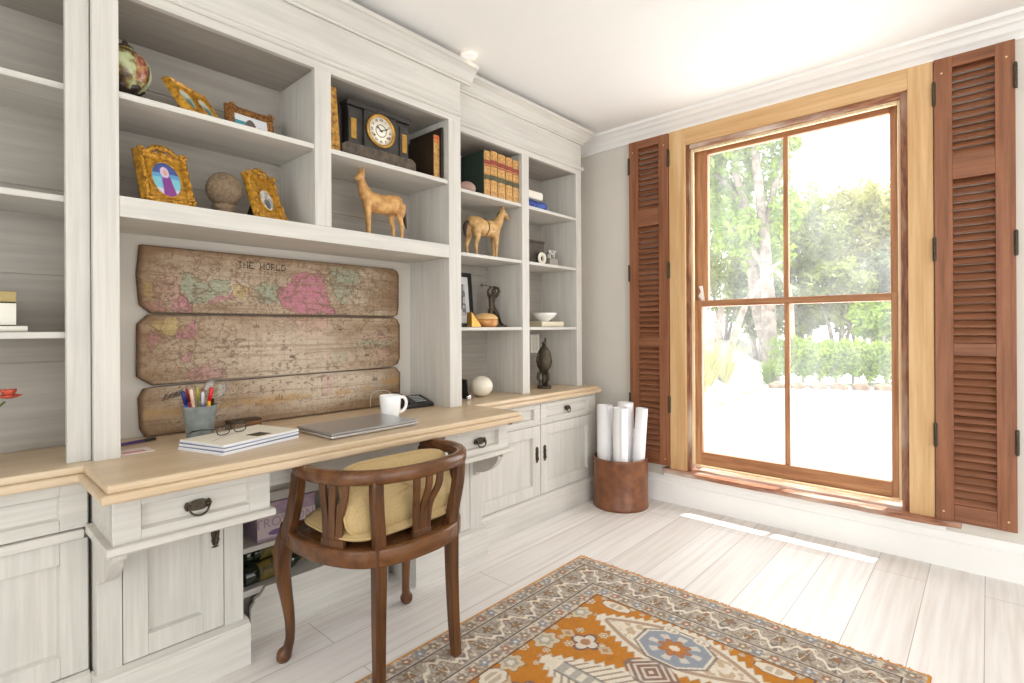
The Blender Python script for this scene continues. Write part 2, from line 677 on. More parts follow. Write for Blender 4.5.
crown = [(3.4, 2.53), (3.384, 2.53), (3.384, 2.545), (3.376, 2.556), (3.36, 2.566), (3.345, 2.584), (3.335, 2.590),
         (3.325, 2.592), (3.315, 2.604), (3.30, 2.612), (3.288, 2.614), (3.288, CEIL), (3.4, CEIL)]
t = MB().prism(crown, -2.6, 2.5, 'y')
# prism 'y' takes (x, z) pairs
structure(t.build('trim_1', M['trim']))
bb = MB()
bb.prism([(3.4, 0), (3.376, 0), (3.376, 0.132), (3.382, 0.138), (3.382, 0.15), (3.388, 0.166), (3.392, 0.18), (3.4, 0.18)], -2.6, 2.5, 'y')
structure(bb.build('baseboard_front', M['trim']))

structure(MB().box(3.6, 3.83, -2.7, 2.6, 2.9, 2.98).build('unseen_eave_blocker', M['trim']))  # unseen eave added to block the sun strip from the upper panes

# ------------------------------------------------------------------ the garden window
win = bpy.data.objects.new('window_1', None)
COL.objects.link(win)
win.location = (3.4, 0.9, 0.2)
structure(win)


def wpart(mb, name, mat, bevel=0.0):
    o = mb.build(name, mat, win, bevel, True)
    return o


wpart(MB().box(3.368, 3.4, 1.498, 1.611, 0.238, 2.53), 'casing', M['pine'], 0.002)
wpart(MB().box(3.368, 3.4, 0.2005, 0.304, 0.238, 2.53), 'casing', M['pine'], 0.002)
wpart(MB().box(3.3685, 3.4, 0.304, 1.498, 2.42, 2.53), 'casing', M['pine_y'], 0.002)
j = MB().box(3.385, 3.6, 1.474, 1.4985, 0.24, 2.42).box(3.385, 3.6, 0.3035, 0.336, 0.24, 2.42)
wpart(j, 'jamb', M['scraped'], 0.003)
wpart(MB().box(3.385, 3.6, 0.336, 1.474, 2.39, 2.4205), 'jamb_head', M['scraped_y'], 0.003)
bd = MB().box(3.402, 3.425, 1.455, 1.474, 0.285, 2.39).box(3.402, 3.425, 0.336, 0.350, 0.285, 2.39)
wpart(bd, 'stop_bead', M['bead'], 0.004)
wpart(MB().box(3.402, 3.425, 0.35, 1.455, 2.37, 2.39).box(3.402, 3.425, 0.35, 1.455, 0.274, 0.288), 'stop_bead_rail', M['bead'], 0.004)
# lower sash
s = MB().box(3.425, 3.462, 1.412, 1.46, 0.288, 1.38).box(3.425, 3.462, 0.345, 0.384, 0.288, 1.38)
lo = wpart(s, 'lower_sash', M['sash'], 0.004)
MB().box(3.4255, 3.4615, 0.384, 1.412, 0.276, 0.372).box(3.4255, 3.4615, 0.384, 1.412, 1.338, 1.379).build('sash_rail', M['sash_y'], lo, 0.004, True)
MB().box(3.43, 3.456, 0.8805, 0.910, 0.372, 1.338).build('glazing_bar', M['sash'], lo, 0.005, True)
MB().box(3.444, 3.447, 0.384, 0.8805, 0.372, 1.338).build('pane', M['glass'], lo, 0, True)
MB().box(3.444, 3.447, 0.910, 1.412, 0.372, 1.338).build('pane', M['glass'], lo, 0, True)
# upper sash, one plane further out
s = MB().box(3.466, 3.503, 1.384, 1.474, 1.335, 2.39).box(3.466, 3.503, 0.336, 0.390, 1.335, 2.39)
up = wpart(s, 'upper_sash', M['sash'], 0.004)
MB().box(3.4665, 3.5025, 0.39, 1.384, 2.352, 2.389).box(3.4665, 3.5025, 0.39, 1.384, 1.338, 1.37).build('sash_rail', M['sash_y'], up, 0.004, True)
MB().box(3.472, 3.497, 0.894, 0.924, 1.37, 2.352).build('glazing_bar', M['sash'], up, 0.005, True)
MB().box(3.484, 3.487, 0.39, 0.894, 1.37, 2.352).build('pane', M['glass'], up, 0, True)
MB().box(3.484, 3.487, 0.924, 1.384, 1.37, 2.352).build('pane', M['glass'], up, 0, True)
# carved horns under the upper sash stiles
h = MB()
for yy in (1.40,):
    h.prism([(yy, 1.345), (yy + 0.02, 1.345), (yy + 0.045, 1.36), (yy + 0.028, 1.385), (yy + 0.048, 1.41), (yy + 0.03, 1.44), (yy + 0.045, 1.475), (yy + 0.02, 1.48), (yy + 0.012, 1.42)], 3.455, 3.468, 'x')
h.build('sash_horn', M['trim'], up, 0.002, True)
# sill: scraped timber, irregular front edge
rs = random.Random(4)
poly = [(3.47, 0.10), (3.47, 1.66)]
for k in range(34):
    y = 1.66 - k * (1.56 / 33)
    d = 0.02 * max(0, abs(y - 0.9) - 0.64) / 0.14
    poly.append((3.322 + d + rs.uniform(-0.005, 0.005), y))
sl = MB().prism(poly, 0.212, 0.240, 'z')
wpart(sl, 'sill', M['scraped_y'], 0.004)
wpart(MB().box(3.365, 3.40, 0.16, 1.66, 0.18, 0.213), 'apron_moulding', M['trim'], 0.006)
wpart(MB().box(3.462, 3.72, 0.2, 1.6, 0.15, 0.222), 'outer_sill', M['scraped_y'], 0.005)

# ------------------------------------------------------------------ louvred shutters folded against the wall


def shutter(y0, y1, z0, z1, mid, label, mir):
    c = (3.385, (y0 + y1) / 2, z0)
    t = thing('window_shutter', label, 'shutter', c, group='louvred window shutters')
    st = 0.070
    xs0, xs1 = 3.358, 3.396
    for a, b_ in ((y0, y0 + st), (y1 - st, y1)):
        MB().box(xs0, xs1, a, b_, z0, z1).build('stile', M['shutter'], t, 0.002, True)
    for a, b_ in [(z0, z0 + 0.085), (z1 - 0.055, z1)] + [(m_ - q_, m_ + q_) for m_, q_ in mid]:
        MB().box(xs0 + 0.001, xs1 - 0.001, y0 + st, y1 - st, a, b_).build('rail', M['shutter_y'], t, 0.002, True)
    edges = [z0 + 0.085]
    for m_, q_ in mid:
        edges += [m_ - q_, m_ + q_]
    edges.append(z1 - 0.055)
    for k in range(0, len(edges), 2):
        a, b_ = edges[k], edges[k + 1]
        n = max(1, round((b_ - a) / 0.0375))
        lv = MB()
        dz = (b_ - a) / n
        for i in range(n):
            zc = a + (i + 0.5) * dz
            prof = [(xs0 + 0.004, zc - 0.0150), (xs0 + 0.0080, zc - 0.0190), (xs1 - 0.004, zc + 0.0150), (xs1 - 0.0080, zc + 0.0190)]
            lv.prism(prof, y0 + st - 0.004, y1 - st + 0.004, 'y')
        lv.build('louvre_panel', M['shutter_y'], t, 0.0015, True)
    # hinges on the free edges
    for yy in ((y0, y1)):
        for zz in (z1 - 0.17, (z0 + z1) / 2 + 0.2, z0 + 0.42):
            hg = MB().box(xs0 - 0.004, xs0 + 0.02, yy - 0.008, yy + 0.008, zz - 0.055, zz + 0.055)
            hg.tube([(xs0 - 0.006, yy, zz - 0.06), (xs0 - 0.006, yy, zz + 0.06)], 0.006, 8)
            hg.build('hinge', M['iron'], t, 0.001, True)
    for yy in (y0 + 0.03, y1 - 0.03):
        for zz in (z0 + 0.045, z1 - 0.075):
            MB().ball((xs0 - 0.0005, yy, zz), 0.0045, 8, 6, (0.3, 1, 1)).build('screw_plug', M['bead'], t, 0, True)
    return t


shutter(1.614, 1.912, 0.255, 2.525, ((1.095, 0.034), (1.972, 0.058)), 'brown louvred shutter in the corner, between bookcase and window', 1)
shutter(-0.098, 0.197, 0.238, 2.528, ((1.085, 0.030), (1.978, 0.058)), 'tall brown louvred shutter on the free wall side of the window, away from the bookcase', -1)

# ------------------------------------------------------------------ built-in furniture
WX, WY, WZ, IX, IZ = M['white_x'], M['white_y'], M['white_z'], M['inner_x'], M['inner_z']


def bx(t, name, x0, x1, y0, y1, z0, z1, mat, bev=0.002):
    return MB().box(x0, x1, y0, y1, z0, z1).build(name, mat, t, bev, True)


def boards(t, x0, x1, y, z0, z1, nb, mat, name='back_panel'):
    mb = MB()
    dz = (z1 - z0) / nb
    for i in range(nb):
        mb.box(x0, x1, y, y + 0.015, z0 + i * dz + (0.002 if i else 0), z0 + (i + 1) * dz - 0.002)
    mb.box(x0, x1, y + 0.004, y + 0.016, z0, z1)
    return mb.build(name, mat, t, 0.002, True)


def cornice_prof(y, z0=2.50, z1=2.59, p=0.075):
    """(y, z) outline; y is the frieze face, the moulding projects towards -y"""
    return [(y + 0.03, z0), (y - 0.012, z0), (y - 0.012, z0 + 0.01), (y - 0.02, z0 + 0.014), (y - 0.03, z0 + 0.03), (y - 0.046, z0 + 0.052),
            (y - p + 0.008, z0 + 0.066), (y - p, z0 + 0.068), (y - p, z1), (y + 0.03, z1)]


def frieze(t, x0, x1, y, ends=()):
    bx(t, 'frieze', x0, x1, y, y + 0.025, 2.285, 2.502, WX)
    mb = MB().prism([(y + 0.005, 2.318), (y - 0.006, 2.318), (y - 0.014, 2.326), (y - 0.014, 2.334), (y - 0.005, 2.342), (y + 0.005, 2.342)], x0, x1, 'x')
    for xe, s_ in ends:
        mb.box(min(xe, xe + 0.014 * s_), max(xe, xe + 0.014 * s_), y - 0.013, y + 0.3, 2.319, 2.341)
    mb.build('frieze_bead', WX, t, 0.001, True)


def pilaster(t, x0, x1, y, z0, z1, d=0.03):
    mb = MB().box(x0, x1, y, y + d, z0, z1)
    mb.build('pilaster', WZ, t, 0.002, True)


ZT = 0.791     # top of the worktop
SH = (1.208, 1.624, 1.976)

# centre bookcase, bridging the map niche
YC = 2.065
cb = thing('bookcase', 'whitewashed centre bookcase bridging the desk, holding the clock and gold photo frames', 'bookcase', (1.1, 2.3, ZT))
pilaster(cb, 0.333, 0.401, YC, ZT, 2.288)
pilaster(cb, 1.79, 1.872, YC, ZT, 2.288)
pilaster(cb, 1.062, 1.135, YC, 1.634, 2.288)
bx(cb, 'side_panel', 0.345, 0.400, YC + 0.03, 2.42, ZT, 2.29, WZ)
bx(cb, 'side_panel', 1.791, 1.86, YC + 0.03, 2.42, ZT, 2.29, WZ)
bx(cb, 'divider', 1.07, 1.127, YC + 0.03, 2.42, 1.634, 2.29, WZ)
bx(cb, 'bridge_board', 0.401, 1.79, YC, 2.42, 1.567, 1.634, WX)
bx(cb, 'shelf', 0.400, 1.07, YC + 0.008, 2.42, 1.951, 1.972, WX)
bx(cb, 'shelf', 1.127, 1.791, YC + 0.008, 2.42, 1.951, 1.972, WX)
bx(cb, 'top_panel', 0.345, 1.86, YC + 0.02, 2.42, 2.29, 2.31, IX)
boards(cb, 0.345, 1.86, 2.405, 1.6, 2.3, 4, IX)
bx(cb, 'niche_back', 0.345, 1.86, 2.406, 2.42, ZT, 1.57, M['niche'])
frieze(cb, 0.333, 1.872, YC)
MB().prism([(min(a, YC - 0.001), z_) for a, z_ in cornice_prof(YC)], 0.262, 1.94, 'x').build('cornice', WX, cb, 0.002, True)

# right bookcase
YR = 2.145
rb = thing('bookcase', 'whitewashed bookcase of two bays next to the window wall, holding leather volumes', 'bookcase', (2.5, 2.35, ZT))
pilaster(rb, 1.873, 1.945, YR, ZT, 2.288)
pilaster(rb, 2.456, 2.522, YR, ZT, 2.288)
pilaster(rb, 3.034, 3.095, YR, ZT, 2.288)
bx(rb, 'side_panel', 1.885, 1.944, YR + 0.03, 2.48, ZT, 2.29, WZ)
bx(rb, 'divider', 2.463, 2.515, YR + 0.03, 2.48, ZT, 2.29, WZ)
bx(rb, 'side_panel', 3.036, 3.085, YR + 0.03, 2.48, ZT, 2.29, WZ)
for a, b_ in ((1.944, 2.463), (2.515, 3.036)):
    for z in SH:
        bx(rb, 'shelf', a, b_, YR + 0.006, 2.48, z - 0.019, z, WX)
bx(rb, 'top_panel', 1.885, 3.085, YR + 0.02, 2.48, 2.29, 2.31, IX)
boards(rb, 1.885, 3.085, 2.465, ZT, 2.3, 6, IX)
frieze(rb, 1.873, 3.095, YR, ((3.095, 1),))
mb = MB()
cp = cornice_prof(YR)[1:-1]
path = lambda p: [(1.875, YR - p), (3.096 + p, YR - p), (3.096 + p, 2.48)]
vs = [(x_, y_, z_) for yy, z_ in cp for x_, y_ in path(YR - yy)]
fs = [(3 * i_ + k_, 3 * i_ + k_ + 1, 3 * i_ + k_ + 4, 3 * i_ + k_ + 3) for i_ in range(len(cp) - 1) for k_ in range(2)]
n_ = 3 * (len(cp) - 1)
vs += [(1.875, 2.48, 2.59), (1.875, 2.48, 2.50)]
fs += [(n_, n_ + 1, n_ + 2, len(vs) - 2), (0, len(vs) - 1, 2, 1)]
mb.add(vs, fs)
mb.build('cornice', WX, rb, 0.002, True)

# left bookcase
YL = 2.10
lb = thing('bookcase', 'whitewashed bookcase farthest from the window, holding a pile of books and a red flower', 'bookcase', (-0.3, 2.35, ZT))
pilaster(lb, 0.273, 0.3325, YL, ZT, 2.288)
pilaster(lb, -0.95, -0.88, YL, ZT, 2.288)
bx(lb, 'side_panel', 0.318, 0.343, YL + 0.03, 2.46, ZT, 2.29, WZ)
bx(lb, 'side_panel', -0.94, -0.885, YL + 0.03, 2.46, ZT, 2.29, WZ)
for z in (1.197, 1.624, 1.976):
    bx(lb, 'shelf', -0.885, 0.318, YL + 0.045, 2.46, z - 0.02, z, WX)
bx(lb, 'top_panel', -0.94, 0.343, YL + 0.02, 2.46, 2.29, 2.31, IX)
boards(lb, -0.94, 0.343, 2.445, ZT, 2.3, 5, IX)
frieze(lb, -0.95, 0.330, YL)
MB().prism(cornice_prof(YL), -1.0, 0.329, 'x').build('cornice', WX, lb, 0.002, True)

# ---- worktop: one continuous limed oak top, breaking forward over the desk


def top_outline(i):
    return [(-0.95, 2.495), (-0.95, 2.022 + i), (0.288 + i, 2.022 + i), (0.288 + i, 1.702 + i), (1.955 - i, 1.702 + i), (1.955 - i, 2.03 + i), (3.175 - i, 2.03 + i), (3.175 - i, 2.495)]


wt = MB().prism(top_outline(0.0), 0.742, 0.768, 'z').build('worktop', M['oak'], None, 0.009, seg=4)
tag(wt, 'limed oak worktop running the whole wall, stepping forward over the desk', 'worktop')
MB().prism(top_outline(0.014), 0.767, 0.791, 'z').build('upper_edge_moulding', M['oak'], wt, 0.007, True, 4)


def panel_front(x0, x1, z0, z1, y, stile, th=0.028, rec=0.018, rail=None):
    rail = rail or stile
    mb = MB()
    mb.box(x0, x0 + stile, y, y + th, z0, z1).box(x1 - stile, x1, y, y + th, z0, z1)
    mb.box(x0 + stile, x1 - stile, y, y + th, z0, z0 + rail).box(x0 + stile, x1 - stile, y, y + th, z1 - rail, z1)
    mb.box(x0 + stile - 0.002, x1 - stile + 0.002, y + rec, y + th, z0 + rail - 0.002, z1 - rail + 0.002)
    # small sloping bead inside the frame
    a0, a1, c0, c1 = x0 + stile, x1 - stile, z0 + rail, z1 - rail
    bw = 0.005
    o_ = [(a0, y + 0.002, c0), (a1, y + 0.002, c0), (a1, y + 0.002, c1), (a0, y + 0.002, c1)]
    i_ = [(a0 + bw, y + rec, c0 + bw), (a1 - bw, y + rec, c0 + bw), (a1 - bw, y + rec, c1 - bw), (a0 + bw, y + rec, c1 - bw)]
    mb.add(o_ + i_, [(0, 1, 5, 4), (1, 2, 6, 5), (2, 3, 7, 6), (3, 0, 4, 7)])
    return mb


def bail_handle(parent, x, y, z, w=0.072):
    mb = MB()
    out = []
    for k in range(48):
        a = 2 * PI * k / 48
        e = 0.45
        cx_, cz_ = math.copysign(abs(math.cos(a)) ** e, math.cos(a)), math.copysign(abs(math.sin(a)) ** e, math.sin(a))
        out.append((x + w * 0.5 * cx_ * (1 + 0.05 * math.cos(12 * a)), z + 0.004 + 0.014 * cz_ * (1 + 0.16 * math.cos(8 * a))))
    mb.prism(out, y - 0.003, y + 0.002, 'y')
    for s_ in (-1, 1):
        mb.ball((x + s_ * w * 0.36, y - 0.008, z + 0.004), 0.006, 10, 6)
    pts = []
    for k in range(13):
        a = PI * k / 12
        pts.append((x - w * 0.38 * math.cos(a), y - 0.012 - 0.006 * math.sin(a), z + 0.002 - 0.026 * math.sin(a)))
    mb.tube(pts, 0.0032, 8)
    return mb.build('handle', M['iron'], parent, 0, True)


def drop_handle(parent, x, y, z, h=0.075):
    mb = MB()
    o_ = [(0.0, 0.5), (0.006, 0.46), (0.009, 0.36), (0.0075, 0.22), (0.0095, 0.1), (0.0075, -0.1), (0.009, -0.2), (0.006, -0.36), (0.003, -0.42), (0.009, -0.46), (0.0, -0.5)]
    o_ = [(a * 1.5, b_) for a, b_ in o_]
    poly = [(x + a, z + b_ * h) for a, b_ in o_] + [(x - a, z + b_ * h) for a, b_ in o_[::-1][1:-1]]
    mb.prism(poly, y - 0.003, y + 0.002, 'y')
    mb.ball((x, y - 0.008, z + 0.2 * h), 0.006, 10, 6)
    mb.lathe([(0.001, -0.036), (0.0055, -0.03), (0.006, -0.02), (0.003, -0.008), (0.002, 0.012)], (x, y - 0.010, z + 0.0), 10)
    return mb.build('handle', M['iron'], parent, 0, True)


def corbel(t, x0, x1, ytop, yback, ztop, h):
    d = yback - ytop
    pr = [(yback, ztop), (ytop + 0.1 * d, ztop), (ytop + 0.1 * d, ztop - 0.14 * h)]
    for k in range(11):
        a = k / 10.0
        pr.append((ytop + 0.22 * d + 0.66 * d * (1 - math.cos(a * PI / 2)) ** 0.8, ztop - 0.14 * h - 0.72 * h * math.sin(a * PI / 2)))
    pr += [(yback - 0.05 * d, ztop - h), (yback, ztop - h)]
    MB().prism(pr, x0, x1, 'x').build('corbel', WZ, t, 0.002, True)


def pedestal(name_label, x0, x1, dx0, dx1, bx0, bx1, hx, crb, hy):
    """desk pedestal: set-back body with door, drawer box and ledge carried forward on a bracket"""
    t = thing('desk_pedestal', name_label, 'cabinet', ((x0 + x1) / 2, 2.2, 0))
    body = MB().box(x0, dx0 - 0.002, 2.0, 2.05, 0.0, 0.60).box(dx1 + 0.002, x1, 2.0, 2.05, 0.0, 0.60)
    body.box(x0, x0 + 0.02, 2.05, 2.42, 0, 0.742).box(x1 - 0.02, x1, 2.05, 2.42, 0, 0.742).box(x0 + 0.021, x1 - 0.021, 2.052, 2.07, 0.0, 0.742)
    body.box(x0 + 0.021, x1 - 0.021, 2.4, 2.42, 0, 0.742)
    body.build('carcass', WZ, t, 0.002, True)
    MB().prism([(2.04, 0.0), (1.968, 0.0), (1.968, 0.137), (1.974, 0.142), (1.974, 0.148), (2.0, 0.158), (2.04, 0.158)], x0 - 0.008, x1 + 0.014, 'x').build('plinth', WX, t, 0.002, True)
    d = panel_front(dx0, dx1, 0.160, 0.585, 2.001, 0.066).build('door', WZ, t, 0.002, True)
    drop_handle(d, hx, 2.001, 0.486, 0.088)
    bo = MB().box(bx0, bx0 + 0.018, 1.80, 2.05, 0.598, 0.742).box(bx1 - 0.018, bx1, 1.80, 2.05, 0.598, 0.742)
    bo.box(bx0 + 0.018, bx1 - 0.018, 1.80, 2.05, 0.598, 0.606)
    bo.build('drawer_housing', WX, t, 0.002, True)
    dr = panel_front(bx0, bx1, 0.602, 0.740, 1.779, 0.066, rail=0.034).build('drawer', WX, t, 0.002, True)
    bail_handle(dr, (bx0 + bx1) / 2 + hy, 1.7885, 0.664)
    MB().prism([(2.05, 0.583), (1.762, 0.583), (1.755, 0.589), (1.751, 0.589), (1.751, 0.604), (1.757, 0.609), (2.05, 0.609)], bx0 - 0.018, bx1 + 0.008, 'x').build('ledge', WX, t, 0.002, True)
    corbel(t, crb, crb + 0.034, 1.762, 2.0, 0.584, 0.150)
    return t


pedestal('whitewashed desk pedestal nearest the camera, its drawer fitted with a dark plate handle', 0.327, 0.747, 0.392, 0.682, 0.326, 0.751, 0.655, 0.326, 0.0)
pedestal('whitewashed desk pedestal partly behind the chair, near the long pair of doors', 1.50, 1.950, 1.60, 1.865, 1.512, 1.918, 1.635, 1.888, 0.02)

# knee hole between the pedestals
kh = thing('kneehole_unit', 'whitewashed open shelf unit in the knee hole under the desk', 'shelf unit', (1.12, 2.3, 0))
bx(kh, 'apron', 0.752, 1.514, 1.850, 1.868, 0.655, 0.742, WX)
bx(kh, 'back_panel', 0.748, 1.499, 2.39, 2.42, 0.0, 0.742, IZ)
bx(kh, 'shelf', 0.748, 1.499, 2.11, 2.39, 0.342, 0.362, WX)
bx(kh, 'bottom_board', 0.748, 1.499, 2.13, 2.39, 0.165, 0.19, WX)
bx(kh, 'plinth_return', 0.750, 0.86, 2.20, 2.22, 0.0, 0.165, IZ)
pp = [(0.815, 0.0), (1.44, 0.0), (1.44, 0.19), (0.875, 0.19), (0.868, 0.186), (0.860, 0.172), (0.848, 0.160), (0.836, 0.158), (0.83, 0.150), (0.83, 0.14), (0.822, 0.132), (0.815, 0.12)]
MB().prism(pp, 2.112, 2.132, 'y').build('plinth', WX, kh, 0.002, True)
for a, b_ in ((0.75, 1.122), (1.126, 1.498)):
    d = panel_front(a, b_, 0.522, 0.66, 2.10, 0.13 if a < 1 else 0.06, rail=0.036).build('drawer', WX, kh, 0.002, True)
bx(kh, 'drawer_housing', 0.75, 1.498, 2.121, 2.39, 0.515, 0.66, WX)

# right base cabinet
rc = thing('base_cabinet', 'long whitewashed cabinet with two drawers over a pair of doors, beside the brown basket', 'cabinet', (2.56, 2.3, 0))
c = MB().box(1.966, 3.15, 2.092, 2.112, 0.0, 0.742).box(1.966, 1.995, 2.112, 2.47, 0.0, 0.742).box(3.13, 3.15, 2.112, 2.47, 0.0, 0.742).box(1.995, 3.13, 2.45, 2.47, 0, 0.742)
c.box(3.116, 3.15, 2.072, 2.092, 0.16, 0.742).box(1.966, 3.115, 2.076, 2.092, 0.597, 0.610).box(1.966, 3.115, 2.072, 2.092, 0.729, 0.742)
c.build('carcass', WZ, rc, 0.002, True)
MB().prism([(2.092, 0.0), (2.050, 0.0), (2.050, 0.145), (2.056, 0.152), (2.07, 0.16), (2.092, 0.16)], 1.966, 3.155, 'x').build('plinth', WX, rc, 0.002, True)
for a, b_, hx in ((1.968, 2.530, 2.496), (2.536, 3.114, 2.572)):
    d = panel_front(a, b_, 0.163, 0.595, 2.07, 0.068).build('door', WZ, rc, 0.002, True)
    drop_handle(d, hx, 2.07, 0.418, 0.10)
    d = panel_front(a, b_, 0.611, 0.728, 2.07, 0.058, rail=0.026).build('drawer', WX, rc, 0.002, True)
    bail_handle(d, (a + b_) / 2, 2.0795, 0.668, 0.052)

# left base cabinet
lc = thing('base_cabinet', 'whitewashed cabinet farthest from the window, plain panelled drawer above panelled doors', 'cabinet', (-0.3, 2.3, 0))
c = MB().box(-0.94, 0.322, 2.08, 2.10, 0.0, 0.742).box(-0.94, -0.92, 2.10, 2.47, 0, 0.742).box(0.302, 0.322, 2.10, 2.47, 0, 0.742).box(-0.92, 0.302, 2.45, 2.47, 0, 0.742)
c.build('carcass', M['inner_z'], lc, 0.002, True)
MB().prism([(2.08, 0.0), (2.036, 0.0), (2.036, 0.145), (2.042, 0.15), (2.058, 0.156), (2.08, 0.156)], -0.94, 0.319, 'x').build('plinth', WX, lc, 0.002, True)
MB().box(-0.94, 0.306, 2.045, 2.082, 0.568, 0.595).build('rail', WX, lc, 0.004, True)
for a, b_ in ((-0.93, -0.312), (-0.307, 0.316)):
    panel_front(a, b_, 0.159, 0.565, 2.06, 0.066).build('door', WZ, lc, 0.002, True)
    panel_front(a, b_, 0.598, 0.740, 2.06, 0.066, rail=0.036).build('drawer', WX, lc, 0.002, True)

# ------------------------------------------------------------------ world map on three old planks
M['map'] = painted('printed_old_plank', 0.65, 0.25, 120)
M['plank_edge'] = grain('old_plank_edge', rgb(82, 52, 28), rgb(126, 88, 52), 'x', 60, 3, 0.7)
MAP_X, MAP_Y, MAP_Z = 0.5, 2.378, ZT + 0.001
PINK, GREEN, YEL, BROWN, ROSE = lin((184, 108, 132)), lin((142, 156, 132)), lin((186, 164, 100)), lin((138, 112, 84)), lin((184, 146, 132))
COUNTRIES = [
    (GREEN, 0.85, [(0.171, 0.639), (0.211, 0.629), (0.246, 0.605), (0.282, 0.62), (0.338, 0.624), (0.338, 0.569), (0.307, 0.548), (0.282, 0.533), (0.228, 0.512), (0.193, 0.517), (0.159, 0.561), (0.159, 0.593)]),
    (PINK, 0.85, [(0.258, 0.523), (0.294, 0.547), (0.332, 0.549), (0.357, 0.577), (0.351, 0.55), (0.319, 0.535), (0.276, 0.52)]),
    (YEL, 0.8, [(0.351, 0.597), (0.39, 0.6), (0.439, 0.581), (0.416, 0.566), (0.39, 0.537), (0.357, 0.55)]),
    (YEL, 0.7, [(0.016, 0.591), (0.067, 0.594), (0.077, 0.557), (0.062, 0.532), (0.02, 0.536)]),
    (ROSE, 0.6, [(0.078, 0.607), (0.143, 0.624), (0.159, 0.561), (0.176, 0.53), (0.099, 0.527), (0.067, 0.55)]),
    (PINK, 0.75, [(0.159, 0.555), (0.193, 0.517), (0.204, 0.485), (0.164, 0.482), (0.12, 0.502), (0.142, 0.528)]),
    (PINK, 0.45, [(0.041, 0.519), (0.109, 0.515), (0.12, 0.483), (0.046, 0.488)]),
    (GREEN, 0.85, [(0.443, 0.596), (0.478, 0.619), (0.542, 0.615), (0.541, 0.543), (0.505, 0.52), (0.464, 0.533), (0.443, 0.56)]),
    (PINK, 0.9, [(0.542, 0.594), (0.593, 0.618), (0.624, 0.665), (0.686, 0.677), (0.75, 0.69), (0.766, 0.636), (0.783, 0.575), (0.808, 0.513), (0.825, 0.485), (0.623, 0.482), (0.57, 0.514), (0.549, 0.543)]),
    (GREEN, 0.8, [(0.784, 0.716), (0.96, 0.722), (0.95, 0.648), (0.913, 0.581), (0.868, 0.531), (0.825, 0.577), (0.8, 0.654)]),
    (BROWN, 0.6, [(0.996, 0.543), (1.035, 0.603), (1.134, 0.624), (1.185, 0.592), (1.185, 0.514), (0.996, 0.501)]),
    (YEL, 0.75, [(0.066, 0.451), (0.142, 0.461), (0.175, 0.42), (0.153, 0.388), (0.098, 0.393), (0.061, 0.421)]),
    (PINK, 0.75, [(0.153, 0.42), (0.204, 0.446), (0.21, 0.394), (0.187, 0.375), (0.142, 0.382)]),
    (PINK, 0.6, [(0.025, 0.396), (0.066, 0.402), (0.109, 0.376), (0.077, 0.365), (0.061, 0.328), (0.045, 0.359)]),
    (PINK, 0.5, [(0.164, 0.311), (0.198, 0.323), (0.198, 0.284), (0.169, 0.285)]),
    (PINK, 0.4, [(0.192, 0.252), (0.256, 0.268), (0.318, 0.244), (0.33, 0.21), (0.209, 0.199), (0.174, 0.221)]),
    (PINK, 0.5, [(0.25, 0.288), (0.293, 0.293), (0.299, 0.272), (0.262, 0.268)]),
    (ROSE, 0.75, [(0.607, 0.456), (0.782, 0.466), (0.782, 0.419), (0.748, 0.372), (0.684, 0.366), (0.645, 0.396)]),
    (ROSE, 0.6, [(0.748, 0.31), (0.798, 0.317), (0.815, 0.292), (0.781, 0.255), (0.798, 0.23), (0.756, 0.264)]),
    (GREEN, 0.65, [(0.806, 0.301), (0.885, 0.293), (0.867, 0.25), (0.815, 0.245), (0.789, 0.27)]),
    (GREEN, 0.55, [(0.948, 0.353), (1.072, 0.359), (1.132, 0.349), (1.173, 0.339), (1.163, 0.313), (1.072, 0.316), (0.957, 0.32)]),
    (ROSE, 0.7, [(1.052, 0.308), (1.132, 0.311), (1.152, 0.271), (1.101, 0.23), (1.062, 0.249)]),
    (ROSE, 0.5, [(0.958, 0.369), (1.053, 0.384), (1.153, 0.366), (1.132, 0.34), (1.014, 0.351)]),
    (PINK, 0.45, [(0.764, 0.178), (0.823, 0.185), (0.806, 0.143), (0.797, 0.097), (0.763, 0.092), (0.744, 0.125)]),
]


